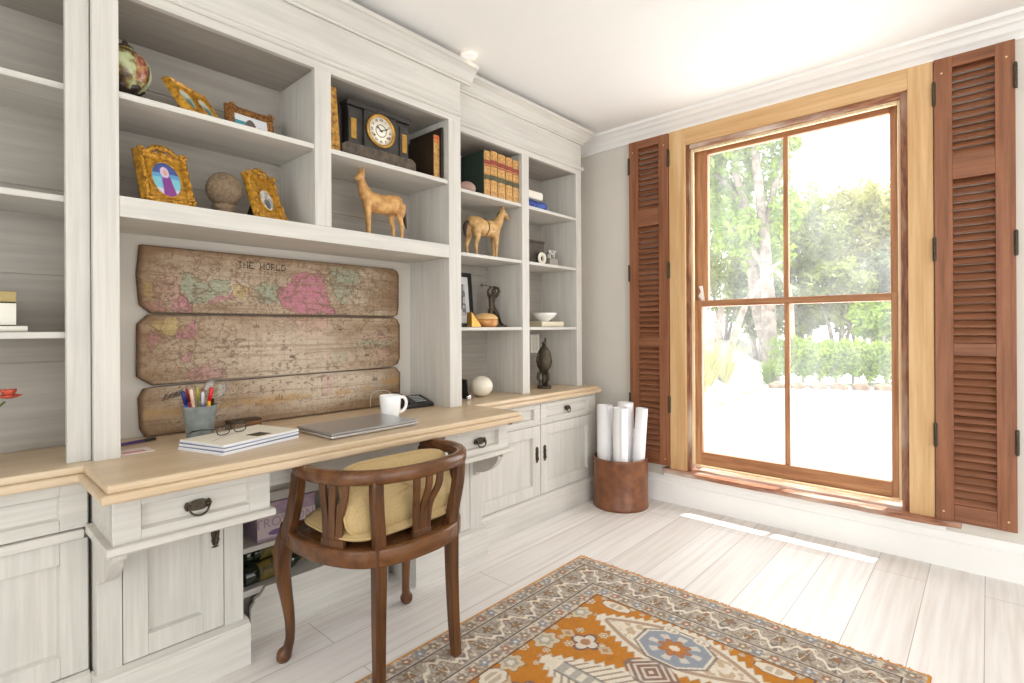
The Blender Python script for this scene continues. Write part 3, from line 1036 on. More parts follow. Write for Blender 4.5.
def map_pattern(u, z):
    base = lin((172, 152, 128)) * np.ones(u.shape + (3,))
    n = fbm(u * 7, z * 26, 3)
    base = blend(base, np.clip((n - 0.42) * 2.6, 0, 1), lin((138, 114, 88)), 0.85)
    n = fbm(u * 3.2, z * 7, 9)
    base = blend(base, np.clip((n - 0.5) * 3, 0, 1), lin((200, 186, 166)), 0.8)
    # countries, their outlines ragged
    ju = u + (fbm(u * 55, z * 55, 21) - 0.5) * 0.03
    jz = z + (fbm(u * 55, z * 55, 33) - 0.5) * 0.03
    for col, amt, pl in COUNTRIES:
        ms = inpoly(ju, jz, pl)
        ring = ms ^ inpoly(ju + 0.003, jz + 0.003, pl)
        base = blend(base, ms, col, amt * 0.92) if amt < 0.2 else blend(base, ms * (0.45 + 0.75 * fbm(u * 70, z * 70, 5)), col, amt)
        base = blend(base, ring, lin((92, 70, 56)), 0.7)
    # drawn detail: fine broken linework over land and islands
    ln = np.abs(fbm(u * 42, z * 52, 41) - 0.5)
    where = np.clip((fbm(u * 8, z * 10, 55) - 0.34) * 4, 0, 1)
    where = np.clip(where + 0.7 * (z > 0.47) * (z < 0.67), 0, 1)
    base = blend(base, (ln < 0.030) * where, lin((84, 66, 54)), 0.55)
    l2 = np.abs(fbm(u * 17, z * 22, 141) - 0.5)
    base = blend(base, (l2 < 0.013) * (z > 0.2), lin((84, 64, 52)), 0.6)
    base = blend(base, (l2 < 0.05) * (z > 0.2), lin((140, 112, 90)), 0.4)
    grit = fbm(u * 160, z * 200, 151)
    base = blend(base, np.clip((grit - 0.5) * 4, 0, 1), lin((112, 90, 70)), 0.38)
    pale = np.clip(1 - np.hypot((u - 0.62) / 0.42, (z - 0.30) / 0.17), 0, 1) + 0.8 * np.clip(1 - np.hypot((u - 0.75) / 0.45, (z - 0.14) / 0.06), 0, 1)
    base = blend(base, np.clip(pale * 1.5, 0, 1), lin((206, 190, 170)), 0.5)
    isl = (fbm(u * 60, z * 95, 61) > 0.64) * np.clip((fbm(u * 6, z * 9, 71) - 0.42) * 5, 0, 1)
    base = blend(base, isl, lin((98, 80, 70)), 0.6)
    # graticule
    g = (np.abs((u / 0.052) % 1 - 0.5) > 0.475) | (np.abs((z / 0.045) % 1 - 0.5) > 0.465)
    base = blend(base, g, lin((120, 96, 76)), 0.28)
    # title and small cartouche strokes
    base = blend(base, (np.abs(z - 0.655) < 0.0016) & (u > 0.36) & (u < 0.56), lin((96, 74, 58)), 0.5)
    rr = np.random.RandomState(3)
    for k in range(16):
        cu, cz = 0.098 + 0.004 * k, 0.142 + 0.006 * rr.rand() + 0.001 * k
        base = blend(base, (np.abs(u - cu - (z - cz) * 0.5) < 0.0016) & (np.abs(z - cz) < 0.012 * (0.5 + rr.rand())), lin((44, 36, 32)), 0.85)
    for su, sz, s_ in ((0.449, 0.42, 0.013), (0.85, 0.406, 0.011), (0.546, 0.095, 0.02), (1.045, 0.145, 0.016), (0.606, 0.281, 0.012), (0.998, 0.272, 0.014)):
        for dx_, hh in ((-0.6, 0.8), (0, 1.2), (0.6, 0.9)):
            base = blend(base, (np.abs(u - su - dx_ * s_) < 0.26 * s_ * (1.2 - (z - sz) / (s_ * hh + 1e-9))) & (z > sz) & (z < sz + s_ * hh), lin((66, 54, 46)), 0.75)
        base = blend(base, (np.abs(u - su) < s_ * 1.1) & (np.abs(z - sz + 0.15 * s_) < 0.13 * s_), lin((66, 54, 46)), 0.8)
    # burnt and worn margins: brown stain towards the ends, the top edge and the lower plank
    st = np.clip(1 - u / 0.14, 0, 1) + np.clip(1 - (1.205 - u) / 0.12, 0, 1) + np.clip((z - 0.69) / 0.045, 0, 1.3)
    wv = 0.045 + 0.05 * fbm(u * 5, u * 0 + 3.3, 81) + 0.03 * np.clip((u - 0.9) / 0.3, 0, 1)
    st = st + np.clip((wv - z) / 0.05, 0, 1) * 0.9
    st = st * (0.55 + 0.8 * fbm(u * 12, z * 40, 91))
    base = blend(base, np.clip(st, 0, 1), lin((118, 86, 52)), 0.75)
    gold = np.clip(1 - np.abs(z - wv - 0.025) / 0.03, 0, 1) * (fbm(u * 9, z * 20, 95) > 0.45)
    base = blend(base, gold, lin((176, 136, 76)), 0.55)
    sc_ = (fbm(u * 2.5, z * 150, 101) > 0.66)
    base = blend(base, sc_, lin((112, 84, 58)), 0.35)
    base = blend(base, text_mask(u, z, 'THE WORLD', 0.372, 0.674, 0.028, 0.0039), lin((52, 38, 30)), 0.92)
    return base


wm = thing('world_map_sign', 'old world map printed across three stacked wooden planks behind the desk', 'wall art', (1.1, 2.39, MAP_Z))
PLANKS = [
    [(0.024, 0.735), (0.013, 0.62), (0.022, 0.505), (0.058, 0.474), (1.165, 0.474), (1.192, 0.486), (1.199, 0.53), (1.201, 0.70), (1.190, 0.722), (1.160, 0.733)],
    [(0.050, 0.470), (0.014, 0.432), (0.012, 0.232), (0.062, 0.196), (1.150, 0.206), (1.190, 0.218), (1.205, 0.250), (1.206, 0.430), (1.190, 0.460), (1.165, 0.470)],
    [(0.034, 0.186), (0.017, 0.150), (0.022, 0.035), (0.040, 0.001), (1.204, 0.001), (1.207, 0.170), (1.180, 0.200), (1.1, 0.202), (0.09, 0.190)],
]
for pl in PLANKS:
    poly = [(MAP_X + a, MAP_Z + b_) for a, b_ in pl]
    pk = MB().prism(poly, MAP_Y + 0.0005, MAP_Y + 0.022, 'y').build('plank', M['plank_edge'], wm, 0.004, True)
    zs = np.linspace(min(p[1] for p in pl) + 0.0015, max(p[1] for p in pl) - 0.0015, 140)
    rows = []
    for z in zs:
        xs = []
        for i in range(len(pl)):
            (xa, za), (xb, zb) = pl[i], pl[(i + 1) % len(pl)]
            if (za > z) != (zb > z):
                xs.append(xa + (xb - xa) * (z - za) / (zb - za))
        rows.append(np.linspace(min(xs) + 0.002, max(xs) - 0.002, 800))
    U = np.array(rows)
    Z = np.repeat(zs[:, None], 800, 1)
    P = np.stack([MAP_X + U, np.full(U.shape, MAP_Y), MAP_Z + Z], -1)
    ink = map_pattern(U, Z)
    edge = np.minimum(np.minimum(U - U.min(1, keepdims=True), U.max(1, keepdims=True) - U) / 0.016, np.minimum(Z - zs[0], zs[-1] - Z) / 0.008)
    edge = edge * (0.7 + 0.6 * fbm(U * 30, Z * 30, 7))
    ink = blend(ink, np.clip(1 - edge, 0, 1), lin((66, 44, 26)), 0.85)
    grid_mesh('printed_face', P, None, ink, M['map'], pk, True)

# ------------------------------------------------------------------ patterned rug
M['rug'] = painted('woven_wool_rug', 0.95, 0.5, 420, 0.1)
M['rug_edge'] = plain('rug_selvedge', rgb(190, 128, 52), 0.95, 0, 0.3, 200)
RX1, RY1, RL, RW = 2.278, 1.592, 2.16, 1.445


def polar(ds, dt):
    return np.hypot(ds, dt), np.arctan2(dt, ds)


def rug_pattern(s, t):
    ORANGE, CREAM, TAN = lin((188, 124, 52)), lin((220, 210, 192)), lin((182, 166, 146))
    BLUE, RUST, DARK, GREY = lin((140, 146, 156)), lin((166, 114, 80)), lin((112, 102, 98)), lin((156, 152, 146))
    d = np.minimum(np.minimum(s, RL - s), np.minimum(t, RW - t))
    e = np.where((d == t) | (d == RW - t), s, t)
    C = ORANGE * np.ones(s.shape + (3,))
    C = blend(C, np.clip((fbm(s * 40, t * 40, 7) - 0.45) * 2, 0, 1), lin((170, 106, 42)), 0.6)
    # field figures ---------------------------------------------------
    tc_ = RW / 2
    dt = np.abs(t - tc_)

    def ring(mask_in, cin, cout=DARK, m2=None):
        nonlocal C
        if m2 is not None:
            C = blend(C, m2, cout, 0.85)
        C = blend(C, mask_in, cin, 0.95)
    for cs, kind in ((0.435, 0), (0.80, 1), (1.165, 0), (1.53, 1), (1.80, 0)):
        ds = s - cs
        saw = np.abs((dt / 0.034) % 1 - 0.5) * 0.05
        half = 0.150 * np.clip(1.06 - (dt / 0.36) ** 1.6, 0, 1)
        lob = half - saw * (half > 0.012)
        a = np.abs(ds)
        C = blend(C, (a < lob + 0.006) & (dt < 0.352), TAN, 0.9)
        C = blend(C, (a < lob) & (dt < 0.347), CREAM, 0.95)
        inner = half - 0.045
        if kind == 0:
            C = blend(C, (np.abs(a - inner) < 0.010) & (dt < 0.30), lin((168, 140, 116)), 0.9)
            C = blend(C, (a < inner - 0.014) & (dt < 0.30) & (fbm(s * 45, t * 45, 23) > 0.5), lin((186, 158, 128)), 0.85)
            octm = np.maximum(np.maximum(a / 0.098, dt / 0.125), (a / 0.098 + dt / 0.125) / 1.42)
            C = blend(C, octm < 1.16, DARK, 0.75)
            C = blend(C, octm < 1.08, CREAM, 0.9)
            C = blend(C, octm < 1.0, BLUE, 0.95)
            r_, an = polar(ds, (t - tc_) * 0.8)
            C = blend(C, (np.abs(r_ - 0.066) < 0.014) & (np.cos(an * 8) > 0.1), CREAM, 0.7)
            C = blend(C, r_ < 0.047 + 0.008 * np.cos(an * 8), RUST, 0.95)
            C = blend(C, (r_ < 0.028 + 0.01 * np.cos(an * 8)), ORANGE, 0.9)
            C = blend(C, (r_ < 0.016), CREAM, 0.9)
        else:
            str_ = ((dt / 0.030 + a / 0.045) % 1) < 0.34
            C = blend(C, str_ & (a < half - 0.024) & (a > 0.030) & (dt < 0.31), lin((148, 128, 112)), 0.85)
            C = blend(C, (a < 0.030) & (dt < 0.26), GREY, 0.8)
            C = blend(C, (a < 0.020) & (dt < 0.25) & (((dt / 0.05) % 1) < 0.5), CREAM, 0.9)
            C = blend(C, (np.abs(a - 0.03) < 0.004) & (dt < 0.262), DARK, 0.7)
    # waist between medallions: small chevrons
    for cs in (0.617, 0.982, 1.347):
        a = np.abs(s - cs)
        C = blend(C, (a < 0.075) & (dt < 0.10) & (a / 0.075 + dt / 0.10 < 1.25), lin((128, 108, 104)), 0.85)
        C = blend(C, ((dt / 0.03 + a / 0.03) % 1 < 0.4) & (a < 0.06) & (dt < 0.085), CREAM, 0.8)
        for off in (0.27,):
            r_, an = polar(s - cs - 0.005, dt - off)
            C = blend(C, r_ < 0.062 * (0.62 + 0.38 * np.abs(np.cos(2 * an))), lin((112, 92, 96)), 0.9)
            C = blend(C, r_ < 0.05 * (0.55 + 0.45 * np.abs(np.cos(2 * an))), CREAM, 0.85)
            C = blend(C, r_ < 0.020, RUST, 0.9)
            for sg in (-1, 1):
                q = np.abs(s - cs) / 0.028 + np.abs(dt - off - sg * 0.085) / 0.035
                C = blend(C, q < 1, lin((196, 176, 146)), 0.9)
                C = blend(C, q < 0.45, RUST, 0.7)

    def cartouche(cs, ct, hs, ht, col=CREAM):
        nonlocal C
        q = np.maximum(np.maximum(np.abs(s - cs) / hs, np.abs(dt - ct) / ht), (np.abs(s - cs) / hs + np.abs(dt - ct) / ht) / 1.45)
        C = blend(C, q < 1.12, DARK, 0.7)
        C = blend(C, q < 1.0, col, 0.95)
        C = blend(C, (q < 0.62) & (np.abs(((dt - ct) / 0.034) % 1 - 0.5) < 0.36), TAN, 0.9)
    cartouche(0.325, 0.315, 0.026, 0.062)
    cartouche(0.335, 0.06, 0.018, 0.03)
    cartouche(1.0, 0.39, 0.05, 0.04)
    for cs, ct, r0 in ((0.71, 0.394, 0.055), (0.46, 0.405, 0.05), (0.90, 0.40, 0.05), (1.25, 0.39, 0.05), (0.52, 0.43, 0.02), (0.36, 0.425, 0.026), (0.80, 0.425, 0.022), (0.62, 0.42, 0.018), (0.57, 0.33, 0.018), (0.67, 0.31, 0.02), (0.99, 0.30, 0.02), (0.54, 0.24, 0.02), (0.30, 0.39, 0.014), (0.30, 0.25, 0.014), (0.30, 0.15, 0.016), (0.31, 0.2, 0.012), (0.655, 0.36, 0.014), (0.76, 0.35, 0.016), (0.84, 0.33, 0.014), (0.60, 0.21, 0.014)):
        r_, an = polar(s - cs, dt - ct)
        rr = r0 * (0.88 + 0.14 * np.cos(6 * an))
        C = blend(C, r_ < rr * 1.1, DARK, 0.55)
        C = blend(C, r_ < rr, lin((204, 188, 158)), 0.95)
        C = blend(C, (r_ < rr * 0.62), GREY if r0 > 0.03 else RUST, 0.75)
        C = blend(C, (r_ < rr * 0.32), CREAM, 0.85)
    # borders ---------------------------------------------------------
    sp = fbm(s * 95, t * 95, 13)

    def band(d0, d1, col):
        nonlocal C
        C = blend(C, (d >= d0) & (d < d1), col, 1.0)

    def guard(d0, d1, per):
        nonlocal C
        band(d0, d1, TAN)
        m_ = (d >= d0) & (d < d1)
        C = blend(C, m_ & (sp > 0.56), lin((138, 130, 126)), 0.75)
        C = blend(C, m_ & (sp < 0.40), CREAM, 0.6)
        cx = ((e / per) % 1 - 0.5) * per
        cy = d - (d0 + d1) / 2
        r_, an = polar(cx, cy)
        R0 = (d1 - d0) * 0.36
        C = blend(C, m_ & (r_ < R0 * (0.85 + 0.2 * np.cos(5 * an))), lin((132, 126, 128)), 0.8)
        alt = (np.floor(e / per).astype(int) % 3)
        C = blend(C, m_ & (r_ < R0 * 0.7) & (alt == 0), RUST, 0.85)
        C = blend(C, m_ & (r_ < R0 * 0.7) & (alt == 1), lin((150, 126, 98)), 0.85)
        C = blend(C, m_ & (r_ < R0 * 0.7) & (alt == 2), BLUE, 0.85)
        C = blend(C, m_ & (r_ < R0 * 0.3), CREAM, 0.9)
    guard(0.010, 0.072, 0.062)
    guard(0.222, 0.284, 0.055)
    band(0.079, 0.215, lin((180, 166, 148)))
    m_ = (d >= 0.079) & (d < 0.215)
    C = blend(C, m_ & (sp > 0.55), lin((140, 126, 114)), 0.8)
    C = blend(C, m_ & (sp < 0.36), BLUE, 0.5)
    mid = 0.147 + 0.034 * np.sin(e * 2 * PI / 0.19)
    for cx0, rc, col in ((0.0475, 0.030, RUST), (0.1425, 0.030, lin((128, 120, 122)))):
        q = ((e - cx0) / 0.19) % 1
        ce = (q - 0.5) * 0.19
        for sgn, col2 in ((1, col), (-1, lin((150, 116, 84)))):
            cy = d - 0.147 + sgn * (0.030 if cx0 < 0.1 else -0.030)
            r_, an = polar(ce, cy)
            C = blend(C, m_ & (r_ < rc * (0.75 + 0.25 * np.cos(5 * an))), lin((94, 82, 76)), 0.6)
            C = blend(C, m_ & (r_ < rc * 0.62 * (0.8 + 0.2 * np.cos(5 * an))), col2, 0.9)
    vine = np.abs(d - mid + 0.010 * np.sin(e * 2 * PI / 0.0475)) < 0.0085
    C = blend(C, m_ & vine, CREAM, 1.0)
    tw = np.abs(d - 0.147 - 0.05 * np.sin(e * 2 * PI / 0.0633 + 1.0)) < 0.005
    C = blend(C, m_ & tw & (fbm(s * 30, t * 30, 77) > 0.42), CREAM, 0.95)
    for dd, wd in ((0.0755, 0.0035), (0.2185, 0.0035), (0.288, 0.0035)):
        C = blend(C, np.abs(d - dd) < wd, lin((86, 84, 88)), 0.9)
    for dd, wd in ((0.0705, 0.0018), (0.2235, 0.0018)):
        C = blend(C, np.abs(d - dd) < wd, CREAM, 0.8)
    C = blend(C, d < 0.010, lin((206, 142, 66)), 1.0)
    # wool mottling
    C = C * (0.88 + 0.24 * fbm(s * 160, t * 160, 3))[..., None]
    return C


rug = MB().box(RX1 - RL, RX1, RY1 - RW, RY1, 0.0, 0.006).build('patterned_rug', M['rug_edge'], None, 0.002)
tag(rug, 'orange and cream patterned wool rug with floral borders on the pale floor', 'rug')
ns, nt_ = 640, 430
S_, T_ = np.meshgrid(np.linspace(0.002, RL - 0.002, ns), np.linspace(0.002, RW - 0.002, nt_))
P = np.stack([RX1 - S_, RY1 - T_, 0.0068 + 0.0008 * fbm(S_ * 30, T_ * 30, 5)], -1)
grid_mesh('pile', P[:, ::-1], None, rug_pattern(S_, T_)[:, ::-1], M['rug'], rug, True)
rf = random.Random(8)
fr = MB()
for k in range(150):
    y = RY1 - 0.01 - rf.random() * (RW - 0.02)
    l_ = rf.uniform(0.006, 0.02)
    fr.tube([(RX1 - 0.002, y, 0.004), (RX1 + l_ * 0.6, y + rf.uniform(-0.004, 0.004), 0.0035), (RX1 + l_, y + rf.uniform(-0.008, 0.008), 0.002)], 0.0012, 5)
o = fr.build('fringe', M['rug_edge'], rug)
o['kind'] = 'stuff'

# ------------------------------------------------------------------ desk chair
M['cushion'] = plain('mustard_linen', rgb(186, 160, 112), 0.85, 0, 0.14, 160, bump=0.25)
ch = thing('desk_chair', 'dark wooden tub-back chair with slatted splats and mustard cushions at the desk', 'chair', (1.115, 1.66, 0.006))
CX = 1.116


def mir(p):
    return (2 * CX - p[0], p[1], p[2])


def smooth_path(pts, n):
    """Catmull-Rom through pts"""
    P_ = [Vector(p) for p in pts]
    P_ = [P_[0] * 2 - P_[1]] + P_ + [P_[-1] * 2 - P_[-2]]
    out = []
    for i in range(1, len(P_) - 2):
        for k in range(n):
            t_ = k / n
            a, b_, c, d_ = P_[i - 1], P_[i], P_[i + 1], P_[i + 2]
            out.append(0.5 * ((2 * b_) + (c - a) * t_ + (2 * a - 5 * b_ + 4 * c - d_) * t_ ** 2 + (3 * b_ - a - 3 * c + d_) * t_ ** 3))
    out.append(P_[-2])
    return out


def rsec(hw, hh, r=0.3):
    """rounded rectangle section"""
    k = r * min(hw, hh)
    pts = []
    for cx_, cy_, a0 in ((hw - k, hh - k, 0), (-hw + k, hh - k, 90), (-hw + k, -hh + k, 180), (hw - k, -hh + k, 270)):
        for a in (0, 30, 60, 90):
            g = math.radians(a0 + a)
            pts.append((cx_ + k * math.cos(g), cy_ + k * math.sin(g)))
    return pts


half = [(0.846, 1.775, 0.716), (0.836, 1.69, 0.721), (0.841, 1.60, 0.725), (0.874, 1.51, 0.728), (0.946, 1.435, 0.730), (1.04, 1.40, 0.732)]
rail_pts = half + [(CX, 1.392, 0.733)] + [mir(p) for p in half[::-1]]
MB().sweep(rsec(0.021, 0.024, 0.8), smooth_path(rail_pts, 6), (0, 0, 1), True).build('top_rail', M['chairwood_x'], ch, 0, True)
sh = [(0.850, 1.875, 0.466), (0.838, 1.78, 0.466), (0.842, 1.68, 0.466), (0.868, 1.57, 0.466), (0.925, 1.48, 0.466), (1.02, 1.435, 0.466)]
seat_pts = sh + [(CX, 1.425, 0.466)] + [mir(p) for p in sh[::-1]]
sp_ = smooth_path(seat_pts, 5)
MB().sweep(rsec(0.018, 0.029, 0.4), sp_, (0, 0, 1), True).build('seat_rail', M['chairwood_x'], ch, 0, True)
MB().box(0.86, 2 * CX - 0.86, 1.868, 1.894, 0.436, 0.496).build('front_rail', M['chairwood_x'], ch, 0.004, True)
sb = MB().prism([(p.x, p.y) for p in sp_], 0.476, 0.491, 'z')
sb.build('seat_board', M['chairwood_x'], ch, 0.003, True)
# legs
for sgn in (0, 1):
    f_ = (lambda p: p) if sgn == 0 else mir
    # front cabriole leg with pad foot
    pts = [(0.858, 1.872, 0.50), (0.852, 1.880, 0.455), (0.842, 1.893, 0.395), (0.843, 1.896, 0.32), (0.852, 1.888, 0.24), (0.860, 1.880, 0.16), (0.862, 1.880, 0.09), (0.856, 1.886, 0.05), (0.848, 1.894, 0.028), (0.845, 1.897, 0.012), (0.845, 1.897, 0.001)]
    rad = [0.030, 0.033, 0.033, 0.028, 0.022, 0.018, 0.016, 0.018, 0.027, 0.025, 0.018]
    sm = smooth_path([f_(p) for p in pts], 4)
    rr = np.interp(np.linspace(0, len(pts) - 1, len(sm)), range(len(pts)), rad)
    MB().tube(sm, list(rr), 14).build('leg', M['chairwood'], ch, 0, True)
    # square sabre rear leg, continuing up as a post to the top rail
    pts = [(0.940, 1.442, 0.720), (0.944, 1.446, 0.64), (0.955, 1.455, 0.56), (0.962, 1.462, 0.50), (0.962, 1.463, 0.45)]
    mbp = MB().sweep(rsec(0.020, 0.017, 0.35), smooth_path([f_(p) for p in pts], 4), (0.0, 1.0, 0.0), True)
    mbp.build('back_post', M['chairwood'], ch, 0, True)
    pts = [(0.962, 1.463, 0.492), (0.962, 1.462, 0.40), (0.960, 1.462, 0.28), (0.957, 1.458, 0.14), (0.953, 1.450, 0.0065)]
    sm = smooth_path([f_(p) for p in pts], 4)
    mbl = MB()
    vs, n = [], 16
    for i, p in enumerate(sm):
        k = 1.0 - 0.28 * i / (len(sm) - 1)
        vs += [(p.x + a * k, p.y + b_ * k, p.z) for a, b_ in rsec(0.0225, 0.0205, 0.25)]
    fs = []
    for i in range(len(sm) - 1):
        for k in range(n):
            fs.append((i * n + k, i * n + (k + 1) % n, (i + 1) * n + (k + 1) % n, (i + 1) * n + k))
    fs += [tuple(range(n)), tuple((len(sm) - 1) * n + k for k in range(n))[::-1]]
    mbl.add(vs, fs, False)
    mbl.build('leg', M['chairwood'], ch, 0, True)
    # arm post at the front end of the top rail
    pts = [(0.843, 1.768, 0.705), (0.842, 1.778, 0.64), (0.838, 1.800, 0.56), (0.836, 1.826, 0.50), (0.840, 1.838, 0.46)]
    sm = smooth_path([f_(p) for p in pts], 4)
    vs = []
    for i, p in enumerate(sm):
        k = 1.0 + 0.18 * i / (len(sm) - 1)
        vs += [(p.x + a, p.y + b_ * k, p.z) for a, b_ in rsec(0.0165, 0.026, 0.3)]
    fs = []
    for i in range(len(sm) - 1):
        for k in range(n):
            fs.append((i * n + k, i * n + (k + 1) % n, (i + 1) * n + (k + 1) % n, (i + 1) * n + k))
    fs += [tuple(range(n)), tuple((len(sm) - 1) * n + k for k in range(n))[::-1]]
    MB().add(vs, fs).build('arm_post', M['chairwood'], ch, 0, True)


def fan_splat(shoe, tops, bots, wide):
    """a shoe on the seat rail and three slats fanning out to the top rail"""
    MB().sweep(rsec(0.008, 0.014, 0.3), shoe, (0, 0, 1)).build('splat_shoe', M['chairwood'], ch, 0.002, True)
    for (tx, ty), (qx, qy) in zip(tops, bots):
        lo_p, hi_p = Vector((qx, qy, 0.508)), Vector((tx, ty, 0.714))
        pth = smooth_path([lo_p, lo_p.lerp(hi_p, 0.22) + Vector((0, 0, 0.045)), lo_p.lerp(hi_p, 0.86) - Vector((0, 0, 0.02)), hi_p], 4)
        MB().sweep(rsec(0.0130, 0.0055, 0.4), pth, wide).build('splat', M['chairwood'], ch, 0, True)


tp, bt = [(0.844, 1.602), (0.855, 1.556), (0.873, 1.512)], [(0.858, 1.606), (0.866, 1.583), (0.876, 1.558)]
sho = [(0.853, 1.624, 0.505), (0.865, 1.583, 0.507), (0.884, 1.540, 0.505)]
fan_splat(sho, tp, bt, (1, 0.38, 0))
fan_splat([mir(p) for p in sho], [(2 * CX - a, b_) for a, b_ in tp], [(2 * CX - a, b_) for a, b_ in bt], (-1, 0.38, 0))
fan_splat([(CX - 0.036, 1.440, 0.505), (CX, 1.438, 0.507), (CX + 0.036, 1.440, 0.505)], [(CX - 0.050, 1.398), (CX, 1.394), (CX + 0.050, 1.398)], [(CX - 0.022, 1.440), (CX, 1.438), (CX + 0.022, 1.440)], (0.02, 1, 0))


def cushion(name, c, hx, hy, hz, rot, mat, parent, puff=2.6, seed=1):
    Mx = rot
    n, m_ = 40, 24
    vs, fs = [], []
    for i in range(m_ + 1):
        ph = -PI / 2 + PI * i / m_
        for k in range(n):
            th = 2 * PI * k / n

            def pw(v, e):
                return math.copysign(abs(v) ** e, v)
            x = pw(math.cos(ph), 0.9) * pw(math.cos(th), 0.42)
            y = pw(math.cos(ph), 0.9) * pw(math.sin(th), 0.42)
            z = pw(math.sin(ph), 0.95)
            w_ = 1 + 0.04 * math.sin(5 * th + seed) + 0.03 * math.sin(9 * x + 7 * y + seed)
            p = Vector((x * hx * (1 + 0.02 * math.sin(4 * th + seed)), y * hy * (1 + 0.02 * math.cos(3 * th)), z * hz * w_))
            p = Mx @ p
            vs.append((p.x + c[0], p.y + c[1], p.z + c[2]))
    for i in range(m_):
        for k in range(n):
            fs.append((i * n + k, i * n + (k + 1) % n, (i + 1) * n + (k + 1) % n, (i + 1) * n + k))
    mb = MB().add(vs, fs, True)
    # piped edge
    pts = []
    for k in range(41):
        th = 2 * PI * k / 40

        def pw(v, e):
            return math.copysign(abs(v) ** e, v)
        p = Mx @ Vector((pw(math.cos(th), 0.42) * hx * (1 + 0.02 * math.sin(4 * th + seed)), pw(math.sin(th), 0.42) * hy * (1 + 0.02 * math.cos(3 * th)), 0))
        pts.append((p.x + c[0], p.y + c[1], p.z + c[2]))
    mb.tube(pts, 0.005, 8, cap=False)
    return mb.build(name, mat, parent, 0, True)


sc_ = cushion('seat_cushion', (CX, 1.662, 0.527), 0.245, 0.188, 0.036, Matrix.Identity(3), M['cushion'], None, seed=2)
tag(sc_, 'flat mustard seat pad on the chair seat, under the back cushion', 'cushion')
bc = cushion('back_cushion', (CX - 0.005, 1.552, 0.634), 0.232, 0.116, 0.062, Matrix.Rotation(math.radians(70), 3, 'X'), M['cushion'], None, seed=5)
tag(bc, 'plump mustard cushion standing upright against the chair back', 'cushion')

# ------------------------------------------------------------------ leather basket with rolled drawings
M['leather'] = plain('worn_brown_leather', rgb(132, 84, 52), 0.34, 0.1, 0.35, 16, bump=0.1, col2=rgb(104, 60, 36))
bk = thing('waste_basket', 'round brown leather basket holding rolled white drawings in the corner', 'basket', (3.132, 1.860, 0))
R_ = 0.181
MB().lathe([(0.0, 0.012), (R_ - 0.012, 0.012), (R_ - 0.01, 0.33), (R_, 0.332), (R_ + 0.003, 0.325), (R_ + 0.001, 0.30), (R_ + 0.001, 0.022), (R_ + 0.004, 0.016), (R_ + 0.003, 0.0), (0.0, 0.0)], (0, 0, 0), 56).build('body', M['leather'], bk)
sm_ = MB()
for k in range(60):
    a = 2 * PI * k / 60
    sm_.box(-0.0012, 0.0012, -0.004, 0.004, -0.001, 0.001, Matrix.Translation(((R_ + 0.0035) * math.cos(a), (R_ + 0.0035) * math.sin(a), 0.318)) @ Matrix.Rotation(a, 4, 'Z'))
o = sm_.build('stitching', M['iron'], bk)
ROLLS = [  # across, along the view, radius, height, lean x, lean y, label
    (-0.106, 0.000, 0.055, 0.676, 0.0, 0.0, 'fat white paper roll at the cabinet side of the brown basket'),
    (-0.020, -0.100, 0.052, 0.672, 0.0, 0.0, 'white paper roll second from the cabinet, in the brown basket'),
    (0.042, 0.022, 0.056, 0.690, 0.0, 0.0, 'tallest white paper roll, just behind the middle of the basket'),
    (0.100, -0.068, 0.042, 0.664, 0.030, -0.034, 'thin white paper roll leaning towards the window'),
    (0.126, 0.060, 0.028, 0.50, 0.0, 0.0, 'short white paper roll low in the gap beside the leaning one'),
]
ROLLS = [(a * 0.671 + b_ * 0.742, -a * 0.742 + b_ * 0.671) + tuple(r_) for a, b_, *r_ in ROLLS]
for x, y, r, h_, lx, ly, lb_ in ROLLS:
    prof, n = [], 46
    vs, fs = [], []
    ring = []
    for k in range(n + 1):   # a spiral, so that the sheet's edge shows at the end
        a = 2 * PI * 2.3 * k / n + x * 30
        rr = r * (1 - 0.22 * k / n)
        ring.append((rr * math.cos(a), rr * math.sin(a)))
    for i, zz in enumerate((0.0, 0.5, 1.0)):
        for px_, py_ in ring:
            vs.append((px_, py_, zz * (h_ - 0.015)))
    for i in range(2):
        for k in range(n):
            fs.append((i * (n + 1) + k, i * (n + 1) + k + 1, (i + 1) * (n + 1) + k + 1, (i + 1) * (n + 1) + k))
    mb = MB().add(vs, fs, True)
    o = mb.build('paper_roll', M['paper'], None)
    so = o.modifiers.new('sheet', 'SOLIDIFY')
    so.thickness = 0.0012
    L_ = math.hypot(lx, ly)
    o.location = (3.132 + x * (0.9 if lx else 1.0), 1.860 + y * (0.9 if lx else 1.0), 0.014)
    o.rotation_euler = (-math.atan(ly / h_ * 1.0), math.atan(lx / h_ * 1.0), 0)
    tag(o, lb_, 'paper roll', 'rolled drawings in the basket')

# ------------------------------------------------------------------ things on the shelves
S1, S2, S3 = 1.634, 1.972, 1.208   # centre: bridge board, upper shelf; right: low shelf
M['picture'] = painted('photograph_print', 0.35, 0, 1, 0.4)


def oval_picture(name, parent, w, h, y, zc, painter, rect=False, xc=0.0):
    n, m_ = 40, 52
    u, v = np.meshgrid(np.linspace(-1, 1, n), np.linspace(-1, 1, m_))
    if rect:
        x, z = u, v
    else:
        x, z = u * np.sqrt(1 - v * v / 2), v * np.sqrt(1 - u * u / 2)
    P = np.stack([xc + x * w / 2, np.full(x.shape, y), zc + z * h / 2], -1)
    return grid_mesh(name, P, None, painter(x, z), M['picture'], parent)


